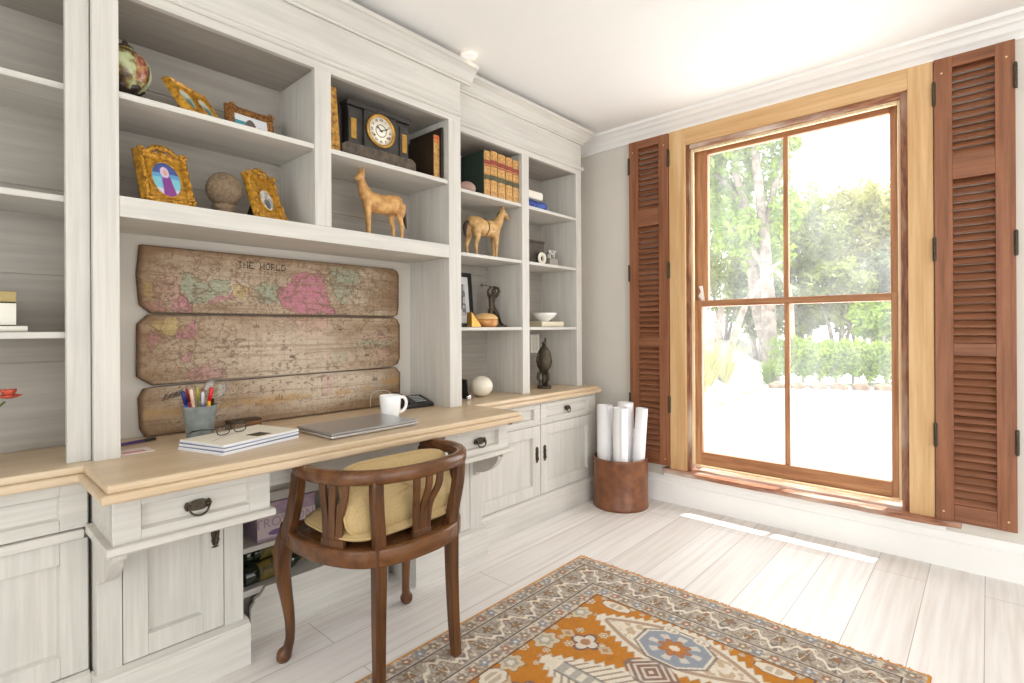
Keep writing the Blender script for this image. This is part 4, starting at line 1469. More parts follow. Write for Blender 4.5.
def paint_purple(x, z):
    C = lin((92, 150, 190)) * np.ones(x.shape + (3,))
    C = blend(C, z > 0.35, lin((70, 84, 140)))
    C = blend(C, (z < 0.1) & (np.abs(x) > 0.35), lin((120, 182, 196)))
    C = blend(C, z < -0.55, lin((196, 190, 214)))
    C = blend(C, np.abs(x - 0.02 + 0.1 * z) < 0.30 - 0.18 * z, lin((128, 62, 132)), (z < 0.28) * 1.0)
    C = blend(C, np.hypot((x + 0.05) / 0.30, (z - 0.42) / 0.32) < 1, lin((206, 184, 206)))
    C = blend(C, np.hypot((x + 0.02) / 0.15, (z - 0.40) / 0.18) < 1, lin((206, 160, 146)))
    return C


def paint_grey(x, z):
    C = lin((196, 196, 190)) * np.ones(x.shape + (3,))
    C = blend(C, fbm(x * 3 + 5, z * 3, 4) > 0.55, lin((150, 152, 150)))
    C = blend(C, np.hypot(x / 0.42, (z + 0.35) / 0.5) < 1, lin((92, 94, 100)))
    C = blend(C, np.hypot(x / 0.22, (z - 0.22) / 0.25) < 1, lin((170, 140, 122)))
    return C


def paint_teal(x, z):
    C = lin((138, 172, 164)) * np.ones(x.shape + (3,))
    C = blend(C, z > 0.3, lin((190, 204, 196)))
    C = blend(C, np.hypot(x / 0.45, (z + 0.4) / 0.6) < 1, lin((86, 112, 104)))
    C = blend(C, np.hypot(x / 0.25, (z - 0.2) / 0.22) < 1, lin((206, 176, 150)))
    return C


def paint_beach(x, z):
    C = lin((232, 234, 236)) * np.ones(x.shape + (3,))
    C = blend(C, (x < -0.3) & (z < 0.35), lin((84, 158, 170)))
    C = blend(C, np.hypot((x + 0.05) / 0.34, (z + 0.25) / 0.95) < 1, lin((110, 98, 88)))
    C = blend(C, np.hypot((x - 0.48) / 0.2, (z + 0.5) / 0.6) < 1, lin((150, 140, 130)))
    C = blend(C, z < -0.8, lin((176, 160, 130)))
    return C


def ornate_frame(name, label, loc, rz, tilt, w, h, bord, oval, painter, crest=True, mat='gilt', plain_=False, group='photo frames on the centre bookcase'):
    t = thing(name, label, 'photo frame', loc, group=group, rot=(-tilt, 0, rz))
    fr_ = MB()
    d = 0.018
    # moulded border: sloping inner and outer faces
    ow, ih = w / 2, h
    secs = [(0.0, 0.0, 0.010), (0.25, 0.0, -0.004), (0.5, 0.0, -0.009), (0.75, 0.0, -0.003), (1.0, 0.0, 0.006)]
    loops = []
    for q, _, yy in secs:
        b_ = bord * q
        loops.append([(-ow + b_, yy, b_), (ow - b_, yy, b_), (ow - b_, yy, ih - b_), (-ow + b_, yy, ih - b_)])
    vs = [p for lp in loops for p in lp]
    fs = []
    for i in range(len(loops) - 1):
        for k in range(4):
            fs.append((i * 4 + k, i * 4 + (k + 1) % 4, (i + 1) * 4 + (k + 1) % 4, (i + 1) * 4 + k))
    fr_.add(vs, fs)
    fr_.box(-ow, ow, 0.010, d, 0, ih)
    rr = random.Random(len(label))
    if not plain_:
        # carved ornament along the border
        nx, nz = int(w / 0.011), int(h / 0.011)
        for k in range(nx + 1):
            x = -ow + bord * 0.5 + (w - bord) * k / nx
            for z in (bord * 0.5, ih - bord * 0.5):
                fr_.ball((x, -0.008 + rr.uniform(-0.002, 0.002), z + rr.uniform(-0.003, 0.003)), rr.uniform(0.004, 0.0075), 7, 5)
        for k in range(nz + 1):
            z = bord * 0.5 + (h - bord) * k / nz
            for x in (-ow + bord * 0.5, ow - bord * 0.5):
                fr_.ball((x + rr.uniform(-0.003, 0.003), -0.008 + rr.uniform(-0.002, 0.002), z), rr.uniform(0.004, 0.0075), 7, 5)
        for x in (-ow + bord * 0.6, ow - bord * 0.6):
            for z in (bord * 0.6, ih - bord * 0.4):
                for k in range(5):
                    a = 2 * PI * k / 5
                    fr_.ball((x + 0.009 * math.cos(a), -0.010, z + 0.009 * math.sin(a)), 0.007, 8, 6)
    if crest:
        for k in range(9):
            a = PI * k / 8
            rx = w * 0.24
            fr_.ball((rx * math.cos(a) * 0.9, -0.006, ih - bord * 0.25 + 0.022 * math.sin(a)), 0.008 + 0.004 * math.sin(a), 8, 6, (1, 0.8, 1))
        fr_.ball((0, -0.008, ih + 0.006), 0.014, 10, 8, (1.1, 0.7, 1))
        for s_ in (-1, 1):
            pts = [(s_ * (0.02 + 0.016 * k), -0.006, ih - 0.004 + 0.012 * math.cos(k * 1.5)) for k in range(int(w * 20))]
            if len(pts) > 1:
                fr_.tube(pts, 0.007, 8)
    f_ = fr_.build('frame', M[mat], t)
    cx_list = [0.0] if len(oval) == 3 else [-oval[3], oval[3]]
    for cx_ in cx_list:
        if painter is paint_beach:
            oval_picture('photograph', t, oval[0], oval[1], 0.004, oval[2], painter, True, cx_)
        else:
            oval_picture('photograph', t, oval[0], oval[1], -0.0005, oval[2], painter, False, cx_)
            rp_ = [(cx_ + oval[0] / 2 * 1.04 * math.cos(2 * PI * k / 36), -0.001, oval[2] + oval[1] / 2 * 1.04 * math.sin(2 * PI * k / 36)) for k in range(37)]
            MB().tube(rp_, 0.0035, 8, cap=False).build('oval_moulding', M[mat], t)
    if painter is not paint_beach:
        MB().box(-ow + bord * 0.9, ow - bord * 0.9, 0.0005, 0.010, bord * 0.9, ih - bord * 0.9).build('mount', M[mat], t, 0.001)
    # easel strut behind
    D_ = h * math.sin(tilt) + 0.045
    fy, fz = D_ * math.cos(tilt), D_ * math.sin(tilt) + 0.002
    sv = [(-0.02, d, h * 0.72), (0.02, d, h * 0.72), (0.03, fy, fz), (-0.03, fy, fz)]
    sv += [(x_, y_ + 0.003, z_ + 0.001) for x_, y_, z_ in sv]
    MB().add(sv, [(0, 1, 2, 3), (7, 6, 5, 4), (0, 4, 5, 1), (1, 5, 6, 2), (2, 6, 7, 3), (3, 7, 4, 0)]).build('easel_strut', M['dark'], t)
    return t


ornate_frame('photo_frame', 'large ornate gold frame, oval photo of a figure in purple, lower left shelf bay', (0.560, 2.115, S1 + 0.001), 0.10, 0.42, 0.172, 0.226, 0.034, (0.092, 0.142, 0.108), paint_purple)
ornate_frame('photo_frame', 'gold frame with small grey oval photo, right of the round carved ball', (0.920, 2.135, S1 + 0.001), 0.30, 0.40, 0.142, 0.215, 0.026, (0.062, 0.094, 0.098), paint_grey)
ornate_frame('photo_frame', 'plain gold double frame with two oval openings on the top left shelf', (0.682, 2.135, S2 + 0.001), 0.55, 0.62, 0.185, 0.165, 0.018, (0.058, 0.090, 0.080, 0.044), paint_teal, crest=False, plain_=True)
ornate_frame('photo_frame', 'small landscape brown-gold frame with a pale beach photo, top left shelf', (0.895, 2.26, S2 + 0.001), 0.12, 0.16, 0.205, 0.150, 0.036, (0.138, 0.082, 0.075), paint_beach, crest=False, mat='gilt_dark')

# carved stone ball finial
M['stone'] = plain('carved_sandstone', rgb(128, 108, 84), 0.85, 0, 0.4, 90, bump=0.9)
t = thing('stone_finial', 'round carved brown stone ball on a small foot, between two gold frames', 'ornament', (0.755, 2.19, S1))
MB().ball((0, 0, 0.108), 0.062, 48, 36, (1, 1, 1.05), lambda d: 1 + 0.035 * math.sin(12 * math.atan2(d.y, d.x) + 9 * d.z) * math.sin(14 * d.z + 3)).build('ball', M['stone'], t)
MB().lathe([(0.040, 0.0), (0.044, 0.006), (0.042, 0.014), (0.034, 0.020), (0.036, 0.028), (0.043, 0.036), (0.038, 0.050), (0.02, 0.055)], (0, 0, 0), 32).build('foot', M['stone'], t)

# painted oriental jar
m, nt, b = new_mat('painted_ceramic')
setin(b, 'Roughness', 0.2)
tc = nt.nodes.new('ShaderNodeTexCoord')
sx = nt.nodes.new('ShaderNodeTexVoronoi')
sx.inputs['Scale'].default_value = 26
nt.links.new(tc.outputs['Object'], sx.inputs['Vector'])
nz = nt.nodes.new('ShaderNodeTexNoise')
nz.inputs['Scale'].default_value = 14
nz.inputs['Detail'].default_value = 4
nt.links.new(tc.outputs['Object'], nz.inputs['Vector'])
rp = nt.nodes.new('ShaderNodeValToRGB')
cr = rp.color_ramp
cr.elements[0].position = 0.36
cr.elements[0].color = rgb(58, 44, 30)
cr.elements[1].position = 0.62
cr.elements[1].color = rgb(196, 200, 160)
e_ = cr.elements.new(0.45); e_.color = rgb(120, 96, 52)
e_ = cr.elements.new(0.52); e_.color = rgb(170, 176, 132)
nt.links.new(nz.outputs['Fac'], rp.inputs[0])
nt.links.new(rp.outputs[0], b.inputs['Base Color'])
M['jar'] = m
M['jar_red'] = plain('jar_red_panel', rgb(130, 62, 54), 0.25, 0, 0.5, 60, col2=rgb(176, 140, 90))
M['jar_green'] = plain('jar_celadon_panel', rgb(198, 204, 168), 0.18, 0, 0.06, 20)
thing('ginger_jar', 'round painted green and brown jar on a dark foot, left end of the top shelf', 'jar', (0.442, 2.185, S2)).scale = (0.94, 0.94, 0.95)
t = bpy.data.objects['ginger_jar']
prof = [(0.030, 0.040), (0.042, 0.046), (0.062, 0.066), (0.076, 0.094), (0.080, 0.122), (0.074, 0.152), (0.058, 0.176), (0.036, 0.190), (0.026, 0.195), (0.024, 0.203), (0.0, 0.203)]
MB().lathe(prof, (0, 0, 0), 48).build('body', M['jar'], t)
for a0, a1, mt in ((-1.35, -0.80, 'jar_red'), (-0.62, 0.35, 'jar_green')):
    vs, fs = [], []
    na = 12
    zz = np.linspace(0.078, 0.168, 10)
    for z in zz:
        r = np.interp(z, [p[1] for p in prof], [p[0] for p in prof]) + 0.0012
        for k in range(na + 1):
            a = a0 + (a1 - a0) * k / na
            vs.append((r * math.cos(a), r * math.sin(a), z))
    for i in range(9):
        for k in range(na):
            fs.append((i * (na + 1) + k, i * (na + 1) + k + 1, (i + 1) * (na + 1) + k + 1, (i + 1) * (na + 1) + k))
    MB().add(vs, fs, True).build('painted_panel', M[mt], t)
ft = MB().lathe([(0.036, 0.0), (0.039, 0.005), (0.035, 0.011), (0.027, 0.018), (0.026, 0.030), (0.034, 0.038), (0.044, 0.046), (0.058, 0.060), (0.054, 0.062), (0.03, 0.05)], (0, 0, 0), 36, mod=lambda a, z: 1 + 0.08 * math.cos(6 * a))
ft.build('foot', plain('dark_carved_wood', rgb(48, 34, 24), 0.35, 0, 0.4, 60), t)
MB().lathe([(0.024, 0.203), (0.026, 0.207), (0.018, 0.213), (0.008, 0.216), (0.010, 0.223), (0.006, 0.230), (0.0, 0.231)], (0, 0, 0), 24).build('lid', M['iron'], t)

# black mantel clock
M['slate'] = plain('black_slate', rgb(54, 50, 46), 0.38, 0, 0.35, 30, col2=rgb(36, 33, 31))
M['slate_vein'] = plain('brown_marbled_slate', rgb(92, 78, 62), 0.4, 0, 0.5, 40, col2=rgb(52, 46, 40))
M['dial'] = plain('cream_dial', rgb(228, 222, 204), 0.4)
M['gold'] = plain('dull_gold', rgb(190, 146, 70), 0.35, 0.7, 0.3, 90)
ck = thing('mantel_clock', 'black slate mantel clock with round cream dial and gold side panels', 'clock', (1.425, 2.185, S2), 0.0)
bs = MB().box(-0.203, 0.203, -0.062, 0.075, 0.0, 0.020)
bs.prism([(-0.203, 0.020), (0.203, 0.020), (0.203, 0.052), (0.196, 0.062), (0.178, 0.074), (-0.178, 0.074), (-0.196, 0.062), (-0.203, 0.052)], -0.058, 0.072, 'y')
bs.build('base', M['slate_vein'], ck, 0.003)
bd = MB().box(-0.165, 0.165, -0.038, 0.060, 0.074, 0.246)
bd.box(-0.088, 0.088, -0.052, -0.036, 0.074, 0.246)
bd.box(-0.165, -0.115, -0.046, -0.036, 0.074, 0.226).box(0.115, 0.165, -0.046, -0.036, 0.074, 0.226)
bd.build('case', M['slate'], ck, 0.003)
MB().box(-0.178, 0.178, -0.056, 0.066, 0.246, 0.256).box(-0.170, 0.170, -0.050, 0.062, 0.2561, 0.272).build('cap', M['slate'], ck, 0.004)
RX = Matrix.Rotation(PI / 2, 4, 'X')      # lathe axis to -y
MB().lathe([(0.064, -0.004), (0.078, 0.0), (0.080, 0.006), (0.074, 0.012), (0.068, 0.012), (0.064, 0.004)], (0.0, -0.052, 0.166), 56, RX, caps=False).build('bezel', M['gold'], ck)
dl = MB().lathe([(0.0, 0.004), (0.066, 0.004), (0.066, -0.003), (0.0, -0.003)], (0.0, -0.052, 0.166), 48, RX).build('dial', M['dial'], ck)
MB().lathe([(0.027, 0.0052), (0.030, 0.0052), (0.030, 0.0042), (0.027, 0.0042)], (0.0, -0.052, 0.166), 40, RX, caps=False).build('centre_ring', M['iron'], dl)
nm = MB()
for k, s_ in enumerate(['XII', 'I', 'II', 'III', 'IIII', 'V', 'VI', 'VII', 'VIII', 'IX', 'X', 'XI']):
    a = -2 * PI * k / 12
    vs, fs = text_mesh(s_, 0.017)
    R4 = Matrix.Translation((0.0, -0.0568, 0.166)) @ RX @ Matrix.Rotation(a, 4, 'Z') @ Matrix.Translation((0, 0.050, 0))
    nm.add([tuple(R4 @ v) for v in vs], fs)
nm.build('numerals', M['dark'], dl)
hd = MB()
for ang, ln_, wd in ((0.95, 0.030, 0.0030), (-1.15, 0.044, 0.0022)):
    R4 = Matrix.Translation((0.0, -0.058, 0.166)) @ RX @ Matrix.Rotation(ang, 4, 'Z')
    hd.prism([(-wd, -0.008), (wd, -0.008), (wd * 0.8, ln_ * 0.6), (wd * 1.8, ln_ * 0.72), (0, ln_), (-wd * 1.8, ln_ * 0.72), (-wd * 0.8, ln_ * 0.6)], 0.0, 0.0008, 'z', M=R4)
hd.ball((0, -0.058, 0.166), 0.004, 10, 6)
hd.build('hands', M['dark'], dl)
for s_ in (-1, 1):
    MB().lathe([(0.0, 0.0055), (0.0055, 0.0055), (0.0055, 0.004), (0, 0.004)], (s_ * 0.036, -0.052, 0.140), 14, RX).build('winding_hole', M['gilt_dark'], dl)
    MB().box(s_ * 0.14 - 0.014, s_ * 0.14 + 0.014, -0.0495, -0.045, 0.098, 0.190).build('gold_panel', M['gold'], ck, 0.002)

# books ------------------------------------------------------------


def book(label, loc, th, dp, ht, cover, spine, rz=0, lean=0, flat=None, bands=(), group=None, raised=5, pages=None, name='book'):
    """upright book, spine facing -y; local x is the thickness"""
    t = thing(name, label, 'book', loc, group=group, rot=(0, lean, rz) if flat is None else flat)
    c = 0.0035
    MB().box(0, c, 0.004, dp, 0, ht).box(th - c, th, 0.004, dp, 0, ht).build('boards', cover, t, 0.001)
    MB().box(c + 0.0002, th - c - 0.0002, 0.004, dp - 0.006, 0.004, ht - 0.005).build('page_block', pages or M['page'], t)
    sp = MB()
    n = 9
    prof = [(th / 2 - th / 2 * math.cos(PI * k / (n - 1)), 0.006 - 0.008 * math.sin(PI * k / (n - 1))) for k in range(n)]
    sp.prism(prof + [(th, 0.008), (0, 0.008)], 0.0, ht, 'z')
    for k in range(raised):
        z = ht * (0.12 + 0.76 * k / max(1, raised - 1))
        pr2 = [(th / 2 - th / 2 * 1.01 * math.cos(PI * q / (n - 1)), 0.005 - 0.0095 * math.sin(PI * q / (n - 1))) for q in range(n)]
        sp.prism(pr2 + [(th, 0.007), (0, 0.007)], z - 0.0025, z + 0.0025, 'z')
    s_ = sp.build('spine', spine, t)
    for z0, z1, mt in bands:
        pr2 = [(th / 2 - th / 2 * 1.0 * math.cos(PI * q / (n - 1)) * 0.97, 0.0052 - 0.0087 * math.sin(PI * q / (n - 1))) for q in range(n)]
        MB().prism(pr2 + [(th * 0.97, 0.007), (th * 0.03, 0.007)], ht * z0, ht * z1, 'z').build('spine_label', mt, s_)
    return t


M['page'] = plain('aged_page_edges', rgb(206, 192, 160), 0.85, 0, 0.15, 400, stretch=(1, 0.02, 0.02))
M['calf'] = plain('tan_calf_leather', rgb(202, 158, 92), 0.4, 0, 0.28, 60, col2=rgb(160, 112, 58))
M['calf_gold'] = plain('gold_tooled_leather', rgb(196, 148, 62), 0.38, 0.25, 0.5, 55, col2=rgb(112, 72, 32))
M['green_board'] = plain('dark_green_boards', rgb(44, 62, 52), 0.5, 0, 0.25, 40)
M['brown_board'] = plain('dark_brown_boards', rgb(58, 42, 26), 0.45, 0, 0.3, 30)
M['black_board'] = plain('black_leather_boards', rgb(26, 22, 20), 0.45)
M['red_label'] = plain('red_leather_label', rgb(148, 56, 46), 0.45, 0, 0.25, 150)
M['green_label'] = plain('green_leather_label', rgb(74, 76, 50), 0.45, 0, 0.25, 150)
M['rust_label'] = plain('rust_leather_label', rgb(196, 92, 50), 0.45)
for k in range(5):
    w_ = (0.052, 0.062, 0.068, 0.064, 0.058)[k]
    x = 2.150 + sum((0.052, 0.062, 0.068, 0.064, 0.058)[:k]) + 0.001 * k
    lbs = ['tan leather volume with green boards, nearest the stone, red and green spine labels', 'second tan leather volume from the stone, red and green spine labels',
           'middle volume of the five tan leather books', 'fourth tan leather volume from the stone, red and green spine labels', 'tan leather volume against the right bookcase divider'][k]
    book(lbs, (x, 2.168, SH[2] + 0.001), w_ - 0.001, 0.20, (0.262, 0.272, 0.268, 0.266, 0.262)[k], M['green_board'], M['calf'], bands=((0.66, 0.80, M['red_label']), (0.36, 0.47, M['green_label'])), group='tan leather volumes')
book('tall gold-tooled leather book leaning beside the clock', (1.160, 2.125, S2 + 0.002), 0.056, 0.24, 0.288, M['brown_board'], M['calf_gold'], lean=-0.07 + 0.14 * 0 + 0.0, raised=6)
book('black leather book behind the leaning gold-tooled one, left of the clock', (1.238, 2.19, S2 + 0.001), 0.026, 0.20, 0.255, M['black_board'], M['black_board'], raised=0)
book('tan spined book with rust label and dark boards, right of the clock', (1.731, 2.112, S2 + 0.001), 0.040, 0.258, 0.228, M['brown_board'], M['calf'], lean=0.0, bands=((0.84, 0.985, M['rust_label']),), raised=4)
book('tall dark brown book against the bookcase side, right of the clock', (1.7735, 2.104, S2 + 0.001), 0.0165, 0.27, 0.275, M['brown_board'], M['black_board'], raised=3)

# pink stone
M['pinkstone'] = plain('pinkish_stone', rgb(182, 150, 136), 0.75, 0, 0.15, 24, bump=0.3)
o = MB().ball((0, 0, 0.036), 0.06, 28, 18, (1.05, 0.8, 0.62), lambda d: 1 + 0.06 * math.sin(3 * d.x + 1) + 0.04 * math.sin(5 * d.y + 2)).build('stone', M['pinkstone'])
o.location = (2.075, 2.24, SH[2] + 0.001)
tag(o, 'smooth pinkish oval stone beside the tan leather volumes', 'stone')

# carved wooden horses
M['horse'] = plain('pale_carved_wood', rgb(206, 160, 98), 0.5, 0, 0.3, 34, bump=0.2, col2=rgb(166, 116, 62))
M['horse2'] = plain('golden_carved_wood', rgb(208, 170, 112), 0.5, 0, 0.3, 34, bump=0.2, col2=rgb(164, 122, 70))
M['hair'] = plain('dark_mane', rgb(52, 40, 34), 0.7, 0, 0.3, 80)


def solid(name, mb, voxel, mat, parent, it=4):
    """closed shells fused into one continuous smooth surface"""
    o = mb.build(name, mat, parent)
    r = o.modifiers.new('fuse', 'REMESH')
    r.mode = 'VOXEL'
    r.voxel_size = voxel
    r.use_smooth_shade = True
    sm = o.modifiers.new('smooth', 'SMOOTH')
    sm.factor = 0.5
    sm.iterations = it
    return o


def horse(label, loc, rz, s, mat, neck, head, tail, strap=False):
    """local +x is forward; about 0.27 high at s = 1"""
    t = thing('wooden_horse', label, 'figurine', loc, rz, 'carved horses on the bookcase')

    def sc(pts):
        return [tuple(s * c for c in p) for p in pts]
    b_ = MB()
    tor = smooth_path(sc([(-0.112, 0, 0.168), (-0.095, 0, 0.172), (-0.06, 0, 0.166), (0.0, 0, 0.158), (0.05, 0, 0.160), (0.085, 0, 0.170), (0.102, 0, 0.174)]), 3)
    rad = np.interp(np.linspace(0, 6, len(tor)), range(7), [0.012, 0.036, 0.044, 0.041, 0.044, 0.037, 0.014])
    b_.tube(tor, [s * q for q in rad], 18, flat=1.08)
    nk = smooth_path(sc([(0.070, 0, 0.168)] + neck), 3)
    rad = np.interp(np.linspace(0, len(neck), len(nk)), range(len(neck) + 1), np.linspace(0.036, 0.0165, len(neck) + 1))
    b_.tube(nk, [s * q for q in rad], 14)
    hd_ = smooth_path(sc(head), 3)
    rad = np.interp(np.linspace(0, len(head) - 1, len(hd_)), range(len(head)), np.linspace(0.0185, 0.0115, len(head)))
    b_.tube(hd_, [s * q for q in rad], 12)
    b_.ball(tuple(s * c for c in head[-1]), 0.0125 * s, 12, 8)
    b_.ball(tuple(s * c for c in head[0]), 0.0185 * s, 12, 8)
    for sy in (-1, 1):
        k = 0.010 * sy
        fr_ = sc([(0.082 + k, sy * 0.019, 0.165), (0.080 + k, sy * 0.022, 0.125), (0.078 + k, sy * 0.023, 0.085), (0.077 + k, sy * 0.023, 0.045), (0.076 + k, sy * 0.023, 0.016), (0.080 + k, sy * 0.023, 0.003)])
        b_.tube(fr_, [s * q for q in (0.021, 0.017, 0.0115, 0.009, 0.008, 0.0105)], 10)
        hi = sc([(-0.085 - k, sy * 0.019, 0.165), (-0.084 - k, sy * 0.023, 0.128), (-0.078 - k, sy * 0.025, 0.098), (-0.092 - k, sy * 0.025, 0.062), (-0.089 - k, sy * 0.025, 0.018), (-0.084 - k, sy * 0.025, 0.003)])
        b_.tube(hi, [s * q for q in (0.028, 0.024, 0.015, 0.0105, 0.008, 0.0105)], 10)
    hp, hv = Vector(head[0]) * s, (Vector(head[-1]) - Vector(head[0])).normalized()
    side = hv.cross(Vector((0, 0, 1)))
    side = side.normalized() if side.length > 0.1 else Vector((0, 1, 0))
    for sy in (-1, 1):
        p0 = hp + side * (0.010 * sy * s) + Vector((0, 0, 0.010 * s)) - hv * 0.004 * s
        b_.tube([p0, p0 + Vector((0, 0, 0.013 * s)), p0 + Vector((0, 0, 0.028 * s)) + side * (0.002 * sy * s)], [0.0075 * s, 0.0068 * s, 0.003 * s], 8)
    solid('body', b_, 0.0026, mat, t)
    mn = MB()
    ns_ = [Vector(p) for p in neck]
    bk_ = Vector((-hv.x, -hv.y, 0.0))
    bk_ = bk_.normalized() if bk_.length > 0.1 else Vector((-1, 0, 0))
    bk_ = Vector((-0.9, 0, 0.25))
    mn.tube(smooth_path([(Vector((0.058, 0, 0.205))) * s] + [(p + bk_ * r_) * s for p, r_ in zip(ns_, np.linspace(0.026, 0.017, len(ns_)))], 3), 0.0055 * s, 8)
    mn.build('mane', M['hair'], t)
    MB().tube(smooth_path(sc(tail), 3), list(np.interp(np.linspace(0, 4, 13), range(5), [0.006 * s, 0.009 * s, 0.011 * s, 0.008 * s, 0.002 * s])), 10).build('tail', M['hair'], t)
    for sy in (-1, 1):
        MB().ball(tuple(hp + hv * 0.012 * s + side * (0.0155 * sy * s) + Vector((0, 0, 0.003 * s))), 0.003 * s, 8, 6).build('eye', M['dark'], t)
    if strap:
        pts = [(0.0, 0.0415 * math.cos(a), 0.158 + 0.0425 * math.sin(a)) for a in np.linspace(0, 2 * PI, 25)]
        MB().tube(sc(pts), 0.0028 * s, 6, cap=False).build('girth_strap', M['hair'], t)
        MB().tube(sc([(0.0, 0.036, 0.176), (0.04, 0.034, 0.180), (0.075, 0.028, 0.168), (0.098, 0.0, 0.158), (0.075, -0.028, 0.168), (0.04, -0.034, 0.180), (0.0, -0.036, 0.176)]), 0.0026 * s, 6).build('breast_strap', M['hair'], t)
        MB().ball((-0.008 * s, 0, 0.199 * s), 0.022 * s, 14, 8, (1.25, 1.0, 0.34)).build('saddle', M['hair'], t)
    return t


horse('pale carved wooden horse with raised head and black tail, under the clock', (1.452, 2.165, S1 + 0.001), PI - 0.08, 1.04, M['horse'],
      [(0.100, 0.0, 0.206), (0.112, 0.003, 0.232), (0.118, 0.006, 0.256)], [(0.121, 0.008, 0.272), (0.136, 0.018, 0.264), (0.152, 0.028, 0.250)],
      [(-0.110, 0, 0.180), (-0.124, 0, 0.166), (-0.130, 0, 0.128), (-0.136, 0, 0.094), (-0.144, 0, 0.062)]).scale = (0.90, 1.0, 1.0)
horse('golden wooden horse with a dark saddle, on the shelf below the leather volumes', (2.222, 2.245, SH[1] + 0.001), -0.03, 1.13, M['horse2'],
      [(0.104, 0, 0.206), (0.118, 0, 0.232), (0.128, 0, 0.254)], [(0.136, -0.002, 0.264), (0.154, -0.005, 0.250), (0.170, -0.008, 0.236)],
      [(-0.110, 0, 0.180), (-0.124, 0, 0.172), (-0.134, 0, 0.150), (-0.134, 0, 0.120), (-0.130, 0, 0.094)], True)

# black framed print standing at the back
fp = thing('framed_print', 'black framed black and white print standing at the back of the right bookcase', 'picture', (2.205, 2.418, SH[0] + 0.001), rot=(-0.09, 0, 0))
w_, h_ = 0.20, 0.345
f_ = MB().box(-w_ / 2, -w_ / 2 + 0.026, 0, 0.018, 0, h_).box(w_ / 2 - 0.026, w_ / 2, 0, 0.018, 0, h_).box(-w_ / 2 + 0.026, w_ / 2 - 0.026, 0, 0.018, 0, 0.026).box(-w_ / 2 + 0.026, w_ / 2 - 0.026, 0, 0.018, h_ - 0.026, h_)
f_.build('frame', M['dark'], fp, 0.002)
MB().box(-w_ / 2 + 0.02, w_ / 2 - 0.02, 0.010, 0.014, 0.02, h_ - 0.02).build('mount', M['paper'], fp)


def paint_bw(x, z):
    C = lin((206, 204, 200)) * np.ones(x.shape + (3,))
    C = blend(C, fbm(x * 2 + 3, z * 3, 8) > 0.5, lin((120, 120, 122)))
    C = blend(C, np.hypot((x - 0.1) / 0.4, (z - 0.1) / 0.7) < 1, lin((64, 64, 68)))
    C = blend(C, np.hypot((x - 0.1) / 0.2, (z - 0.45) / 0.2) < 1, lin((170, 168, 166)))
    return C


oval_picture('print', fp, 0.085, 0.20, 0.009, h_ / 2, paint_bw, True)

# turned wooden box, gold wedge, bronze golfer
M['olive'] = plain('turned_olive_wood', rgb(206, 150, 88), 0.35, 0, 0.3, 22, col2=rgb(160, 98, 52))
t = thing('wooden_box', 'round turned wooden lidded box in front of the bronze figure', 'box', (2.205, 2.22, SH[0]))
MB().lathe([(0.0, 0.0), (0.058, 0.0), (0.070, 0.012), (0.073, 0.030), (0.072, 0.046), (0.0, 0.046)], (0, 0, 0), 40).build('bowl', M['olive'], t)
MB().lathe([(0.0, 0.047), (0.073, 0.047), (0.075, 0.050), (0.070, 0.060), (0.054, 0.074), (0.030, 0.082), (0.0, 0.084)], (0, 0, 0), 40).build('lid', plain('pale_turned_lid', rgb(222, 180, 118), 0.35, 0, 0.2, 22), t)
t = MB().prism([(-0.03, 0.0), (0.045, 0.0), (0.045, 0.008), (-0.028, 0.085), (-0.03, 0.085)], -0.02, 0.02, 'y').build('doorstop', M['gold'], None, 0.002)
t.location = (2.075, 2.19, SH[0] + 0.001)
tag(t, 'small golden wedge beside the bookcase upright, left of the wooden box', 'ornament')

gf = thing('bronze_golfer', 'dark bronze figure of a person mid-swing, club over the shoulder', 'figurine', (2.355, 2.31, SH[0]))
MB().lathe([(0.0, 0.0), (0.075, 0.0), (0.078, 0.006), (0.070, 0.012), (0.0, 0.014)], (0.03, 0, 0), 28, mod=lambda a, z: 1 + 0.08 * math.sin(3 * a)).build('base', M['iron'], gf)
gb = MB()
gb.tube(smooth_path([(0.002, 0, 0.104), (0, 0, 0.122), (-0.006, 0, 0.150), (-0.003, 0, 0.180), (0.0, 0, 0.198), (0.003, -0.003, 0.210)], 3), list(np.interp(np.linspace(0, 5, 16), range(6), [0.022, 0.024, 0.020, 0.026, 0.018, 0.009])), 14, flat=0.72, up=(0, 1, 0))
gb.ball((0.006, -0.008, 0.226), 0.0165, 14, 10, (0.92, 1.0, 1.12))
for pts, rr_ in (([(-0.022, 0, 0.192), (-0.040, -0.008, 0.204), (-0.050, -0.014, 0.226), (-0.038, -0.020, 0.244), (-0.022, -0.022, 0.250)], [0.012, 0.0115, 0.009, 0.0075, 0.008]),
                 ([(0.022, 0, 0.192), (0.040, -0.004, 0.206), (0.048, -0.012, 0.228), (0.030, -0.020, 0.246), (-0.010, -0.022, 0.251)], [0.012, 0.0115, 0.009, 0.0075, 0.008]),
                 ([(-0.014, 0, 0.112), (-0.024, -0.006, 0.080), (-0.028, -0.010, 0.056), (-0.030, -0.002, 0.022), (-0.034, -0.016, 0.015)], [0.017, 0.0155, 0.011, 0.008, 0.0075]),
                 ([(0.014, 0, 0.112), (0.034, -0.005, 0.082), (0.050, -0.008, 0.058), (0.080, 0.002, 0.022), (0.090, -0.012, 0.015)], [0.017, 0.0155, 0.011, 0.008, 0.0075])):
    gb.tube(pts, rr_, 10)
solid('body', gb, 0.0028, M['iron'], gf, 3)
